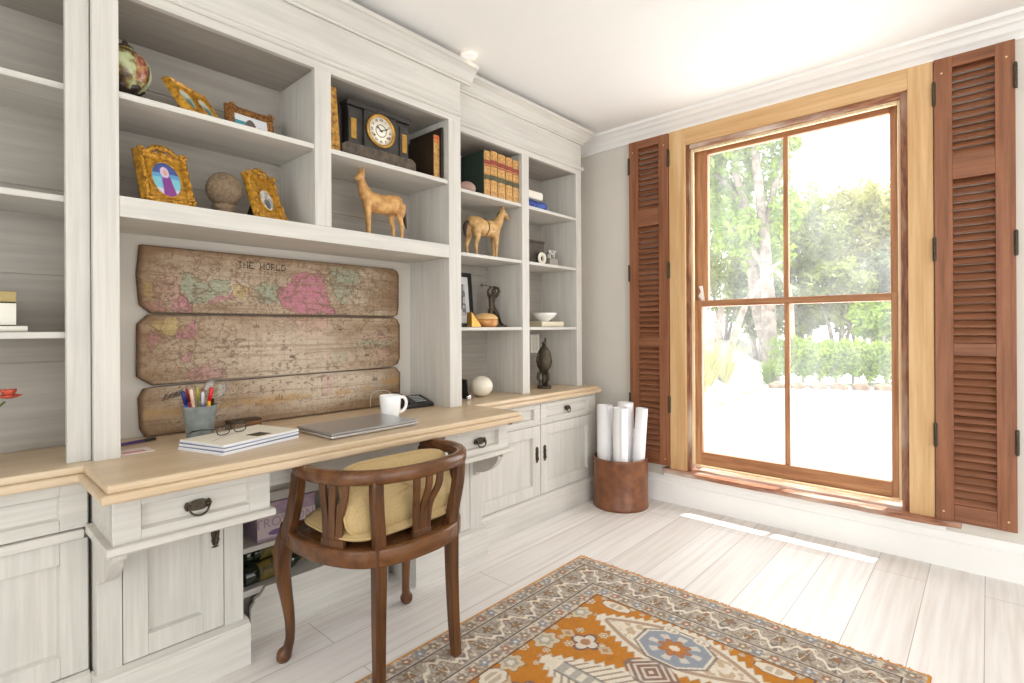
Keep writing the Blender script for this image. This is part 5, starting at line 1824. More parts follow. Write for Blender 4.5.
MB().tube([(0.028, -0.02, 0.246), (-0.03, -0.012, 0.254), (-0.085, 0.0, 0.262)], [0.0035, 0.003, 0.003], 8).ball((-0.090, 0, 0.258), 0.010, 10, 8, (1, 0.7, 1.1)).build('club', M['iron'], gf)

# white ball, leaning dark slab, bronze urn
M['bone'] = plain('ivory_egg_shell', rgb(232, 224, 206), 0.35, 0, 0.1, 30, stretch=(1, 1, 5))
o = MB().ball((0, 0, 0.0615), 0.066, 40, 28, (1.08, 1.0, 0.93)).build('ivory_ball', M['bone'])
o.location = (2.212, 2.265, ZT)
tag(o, 'large ivory coloured egg-like ball on the worktop in the right bookcase', 'ornament')
t = thing('dark_tablet', 'thin dark slab leaning at the bookcase upright beside the ivory ball', 'tablet', (2.048, 2.20, ZT + 0.001), rot=(0, -0.16, 0.0))
MB().box(0, 0.010, 0, 0.16, 0.003, 0.118).build('slab', M['dark'], t, 0.003)
MB().box(-0.012, 0.018, -0.004, 0.010, 0.003, 0.026).build('stand_clip', plain('polished_steel', rgb(190, 190, 196), 0.2, 1.0), t, 0.003)

ur_s = 0.86
ur = thing('bronze_urn', 'tall dark bronze lidded urn on legs, on the worktop', 'ornament', (2.795, 2.25, ZT))
prof = [(0.0, 0.102), (0.022, 0.104), (0.036, 0.118), (0.056, 0.150), (0.064, 0.186), (0.058, 0.206), (0.062, 0.212), (0.054, 0.220), (0.052, 0.232), (0.046, 0.252), (0.034, 0.270), (0.022, 0.282), (0.014, 0.290), (0.0, 0.294)]
MB().lathe(prof, (0, 0, 0), 36, mod=lambda a, z: 1 + 0.035 * math.sin(8 * a) * math.sin(60 * z)).build('body', M['iron'], ur)
bs = MB().lathe([(0.0, 0.0), (0.058, 0.0), (0.060, 0.010), (0.052, 0.018), (0.0, 0.02)], (0, 0, 0), 28, mod=lambda a, z: 1 + 0.06 * math.cos(4 * a))
bs.build('base', M['iron'], ur)
for k in range(3):
    a = 2 * PI * k / 3 + 0.4
    c_, s_ = math.cos(a), math.sin(a)
    MB().tube([(0.022 * c_, 0.022 * s_, 0.112), (0.046 * c_, 0.046 * s_, 0.098), (0.050 * c_, 0.050 * s_, 0.070), (0.034 * c_, 0.034 * s_, 0.046), (0.040 * c_, 0.040 * s_, 0.020), (0.050 * c_, 0.050 * s_, 0.012)], [0.010, 0.014, 0.013, 0.010, 0.010, 0.012], 10).build('leg', M['iron'], ur)
MB().lathe([(0.0, 0.018), (0.016, 0.02), (0.022, 0.05), (0.014, 0.07), (0.02, 0.1), (0.0, 0.104)], (0, 0, 0), 16).build('stem', M['iron'], ur)
for s_ in (-1, 1):
    MB().tube([(s_ * 0.050, 0, 0.232), (s_ * 0.074, 0, 0.236), (s_ * 0.082, 0, 0.210), (s_ * 0.074, 0, 0.176), (s_ * 0.060, 0, 0.166)], [0.006, 0.007, 0.007, 0.007, 0.006], 8).build('handle', M['iron'], ur)
MB().ball((0.0, 0, 0.304), 0.020, 14, 10, (1.0, 0.8, 0.8)).tube([(0.008, 0, 0.308), (0.018, 0, 0.326), (0.014, 0, 0.338)], [0.009, 0.008, 0.006], 8).tube([(0.014, 0, 0.337), (0.03, 0, 0.332)], [0.0065, 0.002], 8).build('bird_finial', M['iron'], ur)

ur.scale = (ur_s, ur_s, 1.0)

# white bowl on a pale book
book('thick pale cream book lying flat beneath the white bowl', (2.94, 2.19, SH[0] + 0.001), 0.036, 0.15, 0.24, plain('cream_cloth', rgb(214, 204, 180), 0.7), plain('cream_spine', rgb(214, 204, 180), 0.7), flat=(0, -PI / 2, 0), raised=0)
o = MB().lathe([(0.0, 0.004), (0.030, 0.0), (0.034, 0.0), (0.036, 0.006), (0.062, 0.022), (0.082, 0.044), (0.088, 0.058), (0.084, 0.058), (0.076, 0.044), (0.056, 0.026), (0.03, 0.012), (0.0, 0.010)], (0, 0, 0), 44).build('white_bowl', plain('white_porcelain', rgb(236, 234, 228), 0.18))
o.location = (2.818, 2.265, SH[0] + 0.0385)
tag(o, 'white porcelain bowl standing on a cream book', 'bowl')
# wall plate
t = thing('wall_plate', 'pale blank wall plate behind the bronze urn', 'socket', (2.948, 2.464, 1.02))
MB().box(-0.05, 0.05, -0.008, 0.0, 0.0, 0.135).build('plate', M['trim'], t, 0.003)
MB().box(-0.030, -0.004, -0.0095, -0.0075, 0.02, 0.115).box(0.004, 0.030, -0.0095, -0.0075, 0.02, 0.115).build('blank_insert', M['dial'], t, 0.001)

# upper right bay: papers and blue cloth, and the little toys below
M['blue'] = plain('blue_cloth', rgb(72, 98, 178), 0.55, 0, 0.4, 24, col2=rgb(36, 48, 110))
M['paleblue'] = plain('pale_blue_card', rgb(196, 212, 222), 0.6)
book('thin pale blue book at the bottom of the small pile', (2.80, 2.20, SH[2] + 0.001), 0.020, 0.16, 0.22, M['paleblue'], M['paleblue'], flat=(0, -PI / 2, 0), raised=0)
rb_ = random.Random(5)
cl = MB()
for k in range(3):
    pts = []
    for i in range(11):
        a = i / 10
        pts.append((-0.10 + 0.20 * a, 0.05 * math.sin(3 * a + k) * 0.4 + 0.03 * (k - 1), 0.020 + 0.004 * math.sin(9 * a + 2 * k)))
    cl.tube(pts, [0.014 + 0.010 * math.sin(PI * i / 10) for i in range(11)], 12, flat=1.6)
o = cl.build('blue_cloth', M['blue'])
o.location = (2.715, 2.270, SH[2] + 0.027)
tag(o, 'bunched shiny blue cloth on the pale blue book', 'cloth')
book('thick cream book lying on top of the blue cloth pile', (2.74, 2.21, SH[2] + 0.078), 0.050, 0.15, 0.20, plain('cream_paper_cover', rgb(226, 220, 206), 0.7), plain('cream_paper_spine', rgb(226, 220, 206), 0.7), flat=(0, -PI / 2, 0), raised=0)
t = thing('grey_box', 'weathered grey wooden box with a dark lid in the right bay', 'box', (2.745, 2.33, SH[1] + 0.001))
MB().box(-0.085, 0.085, -0.055, 0.055, 0.0, 0.155).build('body', plain('weathered_grey_wood', rgb(92, 84, 74), 0.8, 0, 0.35, 30), t, 0.003)
MB().box(-0.090, 0.090, -0.060, 0.060, 0.155, 0.172).build('lid', M['iron'], t, 0.003)
o = MB().lathe([(0.022, -0.012), (0.040, -0.010), (0.046, 0.0), (0.040, 0.010), (0.022, 0.012), (0.018, 0.0), (0.022, -0.012)], (0, 0, 0), 32, RX, caps=False).build('white_shell_ring', M['bone'])
o.location = (2.755, 2.235, SH[1] + 0.0465)
tag(o, 'white ring-shaped shell standing against the grey box', 'ornament')
MB().lathe([(0.0455, -0.006), (0.049, -0.004), (0.049, 0.004), (0.0455, 0.006)], (0, 0, 0), 32, RX, caps=False).build('rim', M['dark'], o)
t = thing('toy_cow', 'small black and white toy cow on a pale block', 'toy', (2.905, 2.27, SH[1]))
MB().box(-0.045, 0.045, -0.025, 0.025, 0.0, 0.062).build('block', M['inner_x'], t, 0.003)
cw = MB().tube([(-0.034, 0, 0.106), (-0.02, 0, 0.108), (0.015, 0, 0.107), (0.030, 0, 0.110)], [0.010, 0.017, 0.0175, 0.010], 12)
cw.tube([(0.024, 0, 0.110), (0.040, 0, 0.121), (0.058, 0, 0.113)], [0.011, 0.0105, 0.0075], 10)
for x_ in (-0.026, 0.020):
    for y_ in (-0.009, 0.009):
        cw.tube([(x_, y_, 0.100), (x_, y_, 0.080), (x_, y_, 0.0625)], [0.0075, 0.0055, 0.0058], 8)
for y_ in (-1, 1):
    cw.tube([(0.040, 0.006 * y_, 0.128), (0.038, 0.015 * y_, 0.133)], [0.0045, 0.0025], 6)
solid('body', cw, 0.0022, plain('black_white_patches', rgb(226, 222, 214), 0.5, 0, 0, 26, col2=rgb(30, 26, 26)), t, 2)

# left bookcase: books and a red flower
cr_ = plain('cream_board', rgb(226, 222, 210), 0.6)
book('thin white book lying on the left bookcase shelf, bottom of the pile', (0.196, 2.22, 1.198), 0.018, 0.16, 0.24, cr_, cr_, flat=(0, -PI / 2, 0), raised=0)
book('white book above the thin one in the left bookcase pile', (0.170, 2.22, 1.2175), 0.070, 0.16, 0.22, M['brown_board'], cr_, flat=(0, -PI / 2, 0), raised=0)
book('tan and black book at the top of the left bookcase pile', (0.170, 2.22, 1.289), 0.034, 0.16, 0.22, M['black_board'], plain('khaki_cloth', rgb(170, 150, 100), 0.7), flat=(0, -PI / 2, 0), raised=0)
M['petal'] = plain('coral_petals', rgb(206, 96, 70), 0.5, 0, 0.35, 40, col2=rgb(160, 50, 40))
M['petal2'] = plain('peach_petals', rgb(222, 150, 110), 0.5, 0, 0.2, 40)
M['stemg'] = plain('green_stem', rgb(90, 116, 60), 0.6)
fl = thing('flower_vase', 'coral red flower in a glass vase, on the worktop below the small book pile', 'flower', (0.05, 2.22, ZT))
MB().lathe([(0.0, 0.0), (0.032, 0.0), (0.040, 0.02), (0.036, 0.06), (0.020, 0.10), (0.024, 0.112), (0.021, 0.112), (0.017, 0.10), (0.030, 0.06), (0.034, 0.02), (0.0, 0.006)], (0, 0, 0), 28).build('vase', plain('green_glass', rgb(150, 180, 160), 0.1, 0, trans=0.8), fl)
MB().tube([(0, 0, 0.01), (0.02, 0, 0.10), (0.07, 0, 0.17), (0.095, 0, 0.195)], 0.003, 8).build('stem', M['stemg'], fl)
pt = MB()
rr = random.Random(2)
for k in range(16):
    a, e_ = 2 * PI * k / 8 + (0.4 if k > 7 else 0), (0.25 if k < 8 else 0.95)
    d = Vector((math.cos(a) * math.cos(e_), math.sin(a) * math.cos(e_), math.sin(e_)))
    Mr = d.to_track_quat('X', 'Z').to_matrix()
    pt.ball(tuple(Vector((0.102, 0, 0.205)) + d * 0.016), 0.018, 10, 6, (1.0, 0.62, 0.22), M=Mr)
pt.build('petals', M['petal'], fl)
MB().ball((0.102, 0, 0.212), 0.010, 12, 8).build('flower_centre', M['petal2'], fl)

# ------------------------------------------------------------------ things on the desk
DT = ZT + 0.0005
# zinc pot with pens
M['zinc'] = plain('dull_zinc', rgb(146, 153, 151), 0.55, 0.1, 0.25, 30, col2=rgb(118, 126, 124))
pc = thing('pencil_pot', 'grey zinc pot of pens in front of the map', 'pot', (0.668, 2.195, DT))
MB().lathe([(0.0, 0.004), (0.041, 0.0), (0.043, 0.002), (0.0575, 0.122), (0.0595, 0.124), (0.0585, 0.127), (0.0555, 0.125), (0.0415, 0.006), (0.0, 0.006)], (0, 0, 0), 40).build('body', M['zinc'], pc)
MB().lathe([(0.0442, 0.010), (0.0455, 0.013), (0.0450, 0.016)], (0, 0, 0), 40, caps=False).build('foot_ring', M['zinc'], pc)
PENS = [(-0.030, -0.012, -0.22, 0.02, 0.182, (44, 66, 150), (36, 44, 110), 'blue felt pen leaning left in the zinc pot', 0.0068),
        (-0.018, 0.012, -0.15, 0.05, 0.188, (190, 40, 44), (150, 30, 34), 'red pen behind the pink one in the zinc pot', 0.0045),
        (-0.014, -0.020, -0.14, -0.03, 0.186, (222, 176, 150), (232, 200, 180), 'pale pink pen in the zinc pot', 0.005),
        (0.000, 0.020, 0.0, 0.06, 0.186, (110, 138, 84), (180, 180, 60), 'green pencil at the back of the zinc pot', 0.004),
        (0.006, -0.014, 0.02, -0.02, 0.170, (110, 96, 160), (200, 200, 214), 'lilac pen at the front middle of the zinc pot', 0.005),
        (0.010, 0.022, 0.05, 0.05, 0.182, (196, 96, 50), (150, 60, 40), 'rust coloured pencil in the zinc pot', 0.004),
        (0.016, -0.006, 0.17, 0.0, 0.186, (232, 170, 50), (206, 30, 36), 'yellow pen with a red cap in the zinc pot', 0.0062)]
for x, y, lx, ly, ln_, c1, c2, lb_, r_ in PENS:
    o = thing('pen', lb_, 'pen', (0.668 + x * 0.6, 2.195 + y * 0.6, DT + 0.0075), group='pens in the zinc pot', rot=(-ly, lx, 0))
    MB().lathe([(0.0, 0.0), (r_ * 0.6, 0.004), (r_, 0.014), (r_, ln_ * 0.72), (0, ln_ * 0.72)], (0, 0, 0), 12).build('barrel', plain('pen_barrel', rgb(*c1), 0.3), o)
    MB().lathe([(0.0, ln_ * 0.721), (r_ * 1.12, ln_ * 0.722), (r_ * 1.12, ln_ * 0.96), (r_ * 0.7, ln_), (0.0, ln_)], (0, 0, 0), 12).build('cap', plain('pen_cap', rgb(*c2), 0.3), o)
# magnifying glass standing in the pot
mg = thing('magnifying_glass', 'magnifying glass with dark handle standing in the zinc pot', 'magnifying glass', (0.690, 2.205, DT + 0.008), rot=(0, 0.20, 0))
MB().tube([(0, 0, 0.0), (0, 0, 0.14)], [0.006, 0.005], 12).build('handle', M['dark'], mg)
MB().tube([(0.040 * math.sin(a), 0, 0.18 - 0.040 * math.cos(a)) for a in np.linspace(0, 2 * PI, 41)], 0.0018, 8, cap=False).build('rim', plain('grey_steel_rim', rgb(120, 116, 108), 0.35, 0.6), mg)
MB().ball((0, 0, 0.18), 0.0385, 28, 12, (1, 0.08, 1)).build('lens', M['lens'], mg)

# stack of papers, spectacles
RZ = math.atan2(0.145, 0.29)
pz = DT
M['cardwhite'] = plain('white_card_cover', rgb(228, 222, 206), 0.6)
M['bluegrey'] = plain('slate_blue_card', rgb(120, 130, 160), 0.6)


def sheet_stack(name, label, cx, cy, w, d, z, h_, mat, rz, cat='document', cover=None, leaf=8):
    t = thing(name, label, cat, (cx, cy, z), rz, 'documents on the desk')
    mb = MB()
    rr = random.Random(len(label))
    n = leaf
    for k in range(n):
        a, b_ = rr.uniform(-0.0015, 0.0015), rr.uniform(-0.0015, 0.0015)
        mb.box(-w / 2 + a, w / 2 + a, -d / 2 + b_, d / 2 + b_, h_ * k / n, h_ * (k + 0.8) / n)
    mb.build('sheets', mat, t)
    if cover:
        MB().box(-w / 2, w / 2, -d / 2, d / 2, h_, h_ + 0.0016).build('cover', cover, t)
    return t


PCX, PCY = 0.742, 1.995
sheet_stack('document_stack', 'bound white papers at the bottom of the desk pile', PCX, PCY, 0.312, 0.225, pz, 0.010, M['paper'], 0.30, cover=M['bluegrey'])
sheet_stack('document_stack', 'middle stapled papers with a blue-grey cover in the desk pile', PCX + 0.004, PCY + 0.006, 0.314, 0.222, pz + 0.0125, 0.008, M['paper'], 0.33, cover=M['bluegrey'], leaf=6)
td = sheet_stack('document_stack', 'cream folder with a dark square photo, topmost in the desk pile', PCX + 0.006, PCY + 0.010, 0.310, 0.222, pz + 0.023, 0.007, M['paper'], 0.30, cover=M['cardwhite'], leaf=5)
MB().box(-0.008, 0.052, -0.088, -0.028, 0.0087, 0.0093).build('cover_photo', M['dark'], td)
MB().tube([(-0.13, -0.02, 0.010), (-0.02, 0.03, 0.0105), (0.0, 0.04, 0.0105)], 0.0004, 4).build('pencil_line', M['iron'], td)

gz = pz + 0.0322
gl_ = thing('eyeglasses', 'dark-rimmed spectacles lying open on the cream folder', 'eyeglasses', (0.722, 2.035, gz), 0.33)
for s_ in (-1, 1):
    rim = []
    for k in range(33):
        a = 2 * PI * k / 32
        rim.append((s_ * 0.034 + 0.025 * math.copysign(abs(math.cos(a)) ** 0.7, math.cos(a)), -0.002, 0.0195 + 0.0165 * math.copysign(abs(math.sin(a)) ** 0.7, math.sin(a))))
    MB().tube(rim, 0.0018, 8, cap=False).build('rim', M['iron'], gl_)
    MB().prism([(p[0], p[2]) for p in rim[:-1]], -0.0026, -0.0018, 'y').build('lens', M['lens'], gl_)
    MB().tube([(s_ * 0.060, -0.001, 0.026), (s_ * 0.067, 0.004, 0.026), (s_ * 0.069, 0.06, 0.022), (s_ * 0.068, 0.11, 0.012), (s_ * 0.066, 0.132, 0.002)], [0.002, 0.002, 0.0018, 0.0025, 0.0025], 8).build('temple', M['dark'], gl_)
MB().tube([(-0.010, -0.002, 0.024), (0, -0.003, 0.028), (0.010, -0.002, 0.024)], 0.0016, 8).build('bridge', M['iron'], gl_)

# brown box / wallet behind the papers
t = thing('card_box', 'small brown wooden card box behind the papers on the desk', 'box', (0.862, 2.295, DT), 0.06)
MB().box(-0.062, 0.062, -0.03, 0.03, 0.0, 0.030).build('body', M['plank_edge'], t, 0.003)
MB().box(-0.063, 0.063, -0.031, 0.031, 0.030, 0.038).build('lid', M['brown_board'], t, 0.003)

# laptop
M['alu'] = plain('brushed_aluminium', rgb(176, 176, 178), 0.32, 0.85)
M['alu_edge'] = plain('bright_aluminium_edge', rgb(214, 214, 216), 0.25, 0.85)
lp = thing('laptop', 'closed silver laptop on the desk in front of the map', 'laptop', (1.176, 1.928, DT), 0.03)
MB().box(-0.200, 0.200, -0.133, 0.133, 0.003, 0.0135).build('base', M['alu_edge'], lp, 0.003, seg=3)
MB().box(-0.200, 0.200, -0.133, 0.133, 0.0145, 0.0235).build('lid', M['alu'], lp, 0.0035, seg=3)
for a, b_ in ((-1, -1), (1, -1), (-1, 1), (1, 1)):
    MB().lathe([(0.0, 0.0), (0.008, 0.0), (0.008, 0.0032), (0, 0.0032)], (a * 0.17, b_ * 0.105, 0), 14).build('foot', M['dark'], lp)

# mug
M['mug'] = plain('white_glazed_mug', rgb(238, 238, 236), 0.14)
mu = thing('mug', 'white coffee mug standing behind the laptop', 'mug', (1.415, 2.052, DT))
MB().lathe([(0.0, 0.0), (0.036, 0.0), (0.040, 0.004), (0.044, 0.03), (0.0475, 0.07), (0.049, 0.102), (0.0475, 0.1035), (0.046, 0.102), (0.043, 0.06), (0.039, 0.014), (0.0, 0.010)], (0, 0, 0), 44).build('body', M['mug'], mu)
MB().tube(smooth_path([(0.046, -0.006, 0.088), (0.066, -0.012, 0.088), (0.078, -0.015, 0.068), (0.074, -0.014, 0.040), (0.056, -0.010, 0.022), (0.042, -0.007, 0.022)], 5), 0.0058, 10, flat=1.3).build('handle', M['mug'], mu)

# telephone
ph = thing('desk_telephone', 'black desk telephone with grey keys beside the bookcase upright', 'telephone', (1.692, 2.262, DT), -0.12)
MB().prism([(-0.075, 0.0), (0.075, 0.0), (0.075, 0.044), (0.06, 0.05), (-0.07, 0.022), (-0.075, 0.016)], -0.085, 0.092, 'x').build('body', M['dark'], ph, 0.004)
MB().tube(smooth_path([(-0.062, 0.065, 0.048), (-0.062, 0.055, 0.062), (-0.062, 0.0, 0.056), (-0.062, -0.052, 0.036), (-0.062, -0.066, 0.024)], 4), [0.016] * 2 + [0.016] * 2 + [0.013] * 9 + [0.016] * 4, 12).build('handset', plain('black_handset', rgb(38, 36, 36), 0.3), ph)
kk = MB()
for i in range(3):
    for j in range(4):
        y = -0.05 + j * 0.024
        kk.box(0.0 + i * 0.022, 0.015 + i * 0.022, y, y + 0.014, 0.0262 + (y + 0.06) * 0.215, 0.0305 + (y + 0.06) * 0.215)
kk.build('keypad', plain('grey_keys', rgb(170, 172, 172), 0.5), ph)
MB().tube(smooth_path([(-0.062, 0.066, 0.036), (-0.075, 0.082, 0.066), (-0.10, 0.085, 0.084), (-0.15, 0.082, 0.086), (-0.185, 0.085, 0.07), (-0.19, 0.09, 0.006)], 5), 0.002, 6).build('cord', plain('beige_cord', rgb(196, 186, 166), 0.6), ph)

# letter and pen at the left upright
t = thing('letter', 'pinkish printed letter lying by the left upright of the niche', 'paper', (0.435, 2.137, DT), 0.06)
MB().box(-0.085, 0.065, -0.045, 0.045, 0.0, 0.0012).build('sheet', plain('pale_letter_paper', rgb(224, 214, 206), 0.7), t)
MB().box(-0.02, 0.045, -0.030, 0.006, 0.0013, 0.0018).build('printed_panel', plain('pink_print', rgb(206, 150, 152), 0.7), t)
t = thing('purple_pen', 'dark purple pen lying in the left corner of the niche', 'pen', (0.42, 2.262, DT + 0.006), rot=(0, PI / 2, 0.3))
MB().lathe([(0, 0), (0.003, 0.004), (0.0055, 0.014), (0.0055, 0.10), (0, 0.10)], (0, 0, 0), 12).build('barrel', plain('purple_barrel', rgb(84, 58, 116), 0.3), t)
MB().lathe([(0, 0.1005), (0.006, 0.101), (0.006, 0.138), (0, 0.140)], (0, 0, 0), 12).build('cap', M['dark'], t)

# ------------------------------------------------------------------ knee hole contents
M['mauve'] = plain('mauve_print', rgb(174, 154, 168), 0.5, 0, 0.22, 26, col2=rgb(150, 126, 152))
M['mauve_pale'] = plain('pale_mauve_print', rgb(196, 182, 186), 0.5)
bxm = thing('storage_box', 'mauve printed box on the knee hole shelf under the desk', 'box', (0.965, 2.20, 0.3625), 0.0)
MB().box(-0.118, 0.118, -0.075, 0.10, 0.0, 0.148).build('body', M['mauve'], bxm, 0.002)
MB().box(-0.119, 0.119, -0.0768, -0.075, 0.012, 0.094).build('printed_panel', M['mauve_pale'], bxm)
MB().ball((-0.03, -0.0772, 0.028), 0.03, 16, 6, (1.6, 0.02, 0.42)).ball((0.055, -0.0772, 0.036), 0.026, 16, 6, (1.5, 0.02, 0.4)).build('violet_motif', plain('violet_print', rgb(112, 84, 132), 0.5), bxm)
vs, fs = text_mesh('TROWON', 0.052)
R4 = Matrix.Translation((-0.008, -0.0775, 0.068)) @ RX
MB().add([tuple(R4 @ v) for v in vs], fs).build('lettering', plain('taupe_lettering', rgb(158, 138, 144), 0.6), bxm)
M['bottle'] = plain('dark_green_bottle_glass', rgb(26, 34, 20), 0.08, 0)
M['foil'] = plain('gold_foil', rgb(176, 140, 40), 0.3, 0.8)
M['ylabel'] = plain('yellow_label', rgb(120, 104, 40), 0.6, 0, 0.5, 40, col2=rgb(40, 40, 26))
for k, (x, y, z, rz, lb_) in enumerate(((0.80, 2.17, 0.228, 0.10, 'dark wine bottle with yellow label lying nearest the pedestal in the knee hole'), (0.845, 2.26, 0.228, 0.06, 'dark wine bottle with yellow label lying second, deeper in the knee hole'),
                                        (0.82, 2.215, 0.2925, 0.16, 'dark wine bottle lying across the other two in the knee hole'))):
    t = thing('wine_bottle', lb_, 'bottle', (x, y, z), group='bottles under the desk', rot=(0, PI / 2, rz))
    MB().lathe([(0.0, 0.006), (0.030, 0.0), (0.0365, 0.006), (0.037, 0.19), (0.030, 0.215), (0.016, 0.238), (0.0135, 0.25), (0, 0.25)], (0, 0, 0), 28).build('body', M['bottle'], t)
    MB().lathe([(0.0, 0.2505), (0.0145, 0.2505), (0.0145, 0.30), (0.016, 0.302), (0.016, 0.308), (0.0, 0.308)], (0, 0, 0), 20).build('foil_neck', M['foil'], t)
    MB().lathe([(0.0374, 0.06), (0.0376, 0.061), (0.0376, 0.15), (0.0374, 0.151)], (0, 0, 0), 28, caps=False).build('label', M['ylabel'], t)

# ------------------------------------------------------------------ recessed ceiling lamp by the cornice
cl_ = thing('recessed_downlight', 'small round recessed lamp in the ceiling beside the cornice', 'lamp', (1.888, 2.024, CEIL))
MB().lathe([(0.030, -0.001), (0.034, -0.006), (0.046, -0.006), (0.050, -0.001), (0.050, 0.0), (0.030, 0.0)], (0, 0, 0), 36, caps=False).build('trim_ring', M['trim'], cl_)
MB().lathe([(0.0, -0.0025), (0.030, -0.0025), (0.030, -0.0005), (0.0, -0.0005)], (0, 0, 0), 28).build('lamp_face', emit('warm_lamp_glow', (1.0, 0.95, 0.88, 1), 0.95), cl_)
ld = bpy.data.lights.new('downlight', 'SPOT')
ld.energy = 2.0
ld.spot_size = 2.2
ld.spot_blend = 0.8
ld.shadow_soft_size = 0.03
ld.color = (1.0, 0.82, 0.6)
lo_ = bpy.data.objects.new('downlight_beam', ld)
COL.objects.link(lo_)
lo_.location = (1.888, 2.0, CEIL - 0.012)

# ------------------------------------------------------------------ the garden beyond the window
def leafmat(name, c1, c2, scale):
    m = plain(name, c1, 0.6, 0, 0, scale, col2=c2)
    nt = m.node_tree
    b = nt.nodes['Principled BSDF']
    tl = nt.nodes.new('ShaderNodeBsdfTranslucent')
    tl.inputs[0].default_value = c1
    mx = nt.nodes.new('ShaderNodeMixShader')
    mx.inputs[0].default_value = 0.35
    nt.links.new(b.outputs[0], mx.inputs[1])
    nt.links.new(tl.outputs[0], mx.inputs[2])
    nt.links.new(mx.outputs[0], nt.nodes['Material Output'].inputs[0])
    return m


M['leaf_olive'] = leafmat('olive_leaves', rgb(166, 176, 92), rgb(92, 106, 52), 1.6)
M['leaf_bright'] = leafmat('bright_leaves', rgb(168, 192, 72), rgb(104, 138, 44), 1.8)
M['leaf_dark'] = leafmat('dark_leaves', rgb(146, 156, 112), rgb(86, 98, 68), 1.4)
M['leaf_pale'] = leafmat('pale_leaves', rgb(194, 192, 122), rgb(134, 136, 74), 1.5)
M['bark'] = plain('pale_bark', rgb(172, 158, 144), 0.9, 0, 0.3, 7, bump=0.6, col2=rgb(122, 108, 96))
M['gravel'] = plain('pale_gravel', rgb(220, 220, 217), 0.95, 0, 0.12, 9, bump=0.4)
M['kerb'] = plain('garden_stone', rgb(156, 132, 108), 0.9, 0, 0.3, 5, bump=0.4, col2=rgb(104, 84, 66))


def gz_(x, y):
    """garden ground height: level gravel, rising to a bed on the left"""
    # line from (7.2, 2.75) to (13, 4.05); left of it the ground rises
    nx_, ny_ = -0.2187, 0.9758
    q = (x - 7.2) * nx_ + (y - 2.75) * ny_
    a = np.clip(q / 1.3, 0, 1)
    return -0.16 + 0.62 * a * a * (3 - 2 * a) + np.clip((x - 14) / 10, 0, 1) * 0.8


gx, gy = np.meshgrid(np.linspace(3.75, 46, 150), np.linspace(-16, 32, 150))
P = np.stack([gx, gy, gz_(gx, gy) + 0.03 * fbm(gx * 1.5, gy * 1.5, 3)], -1)
me = bpy.data.meshes.new('ground')
idx = np.arange(150 * 150).reshape(150, 150)
q = np.stack([idx[:-1, :-1], idx[:-1, 1:], idx[1:, 1:], idx[1:, :-1]], -1).reshape(-1, 4)
me.from_pydata(P.reshape(-1, 3).tolist(), [], q.tolist())
me.materials.append(M['gravel'])
structure(link('ground', me))


def leaf_cloud(name, blobs, size, mat, parent, seed, flat=0.0):
    """blobs: (cx, cy, cz, rx, ry, rz, count); many small two-faced leaves"""
    rs_ = np.random.RandomState(seed)
    cs, sz = [], []
    for cx, cy, cz, rx, ry, rz_, n in blobs:
        d = rs_.normal(size=(n, 3))
        d /= np.linalg.norm(d, axis=1)[:, None]
        r = rs_.uniform(0.25, 1.0, n) ** 0.45
        lump = 0.78 + 0.30 * np.sin(3.1 * d[:, 0] + seed) * np.cos(2.7 * d[:, 2] + cx) + 0.12 * np.sin(7 * d[:, 1] + 5 * d[:, 2])
        cs.append(np.array([cx, cy, cz]) + d * (r * lump)[:, None] * np.array([rx, ry, rz_]))
    C_ = np.concatenate(cs)
    n = len(C_)
    a = rs_.normal(size=(n, 3)); a /= np.linalg.norm(a, axis=1)[:, None]
    b_ = rs_.normal(size=(n, 3)); b_ -= a * (a * b_).sum(1)[:, None]; b_ /= np.linalg.norm(b_, axis=1)[:, None]
    L_ = size * rs_.uniform(0.6, 1.3, n)[:, None]
    v = np.stack([C_ - a * L_, C_ + b_ * L_ * 0.42 + np.cross(a, b_) * L_ * 0.12, C_ + a * L_, C_ - b_ * L_ * 0.42 + np.cross(a, b_) * L_ * 0.12], 1).reshape(-1, 3)
    me = bpy.data.meshes.new(name)
    me.vertices.add(4 * n)
    me.vertices.foreach_set('co', v.reshape(-1))
    me.loops.add(4 * n)
    me.loops.foreach_set('vertex_index', np.arange(4 * n, dtype=np.int32))
    me.polygons.add(n)
    me.polygons.foreach_set('loop_start', np.arange(0, 4 * n, 4, dtype=np.int32))
    me.update(calc_edges=True)
    me.materials.append(mat)
    return link(name, me, parent)


# the big tree with pale forked trunks
tr_ = thing('garden_tree', 'tall tree with pale forked trunk and bright leaves seen through the left panes', 'tree', (13.95, 4.1, gz_(13.95, 4.1)))
loc0 = Vector(tr_.location)


def tl_(pts):
    return [tuple(Vector(p) - loc0) for p in pts]


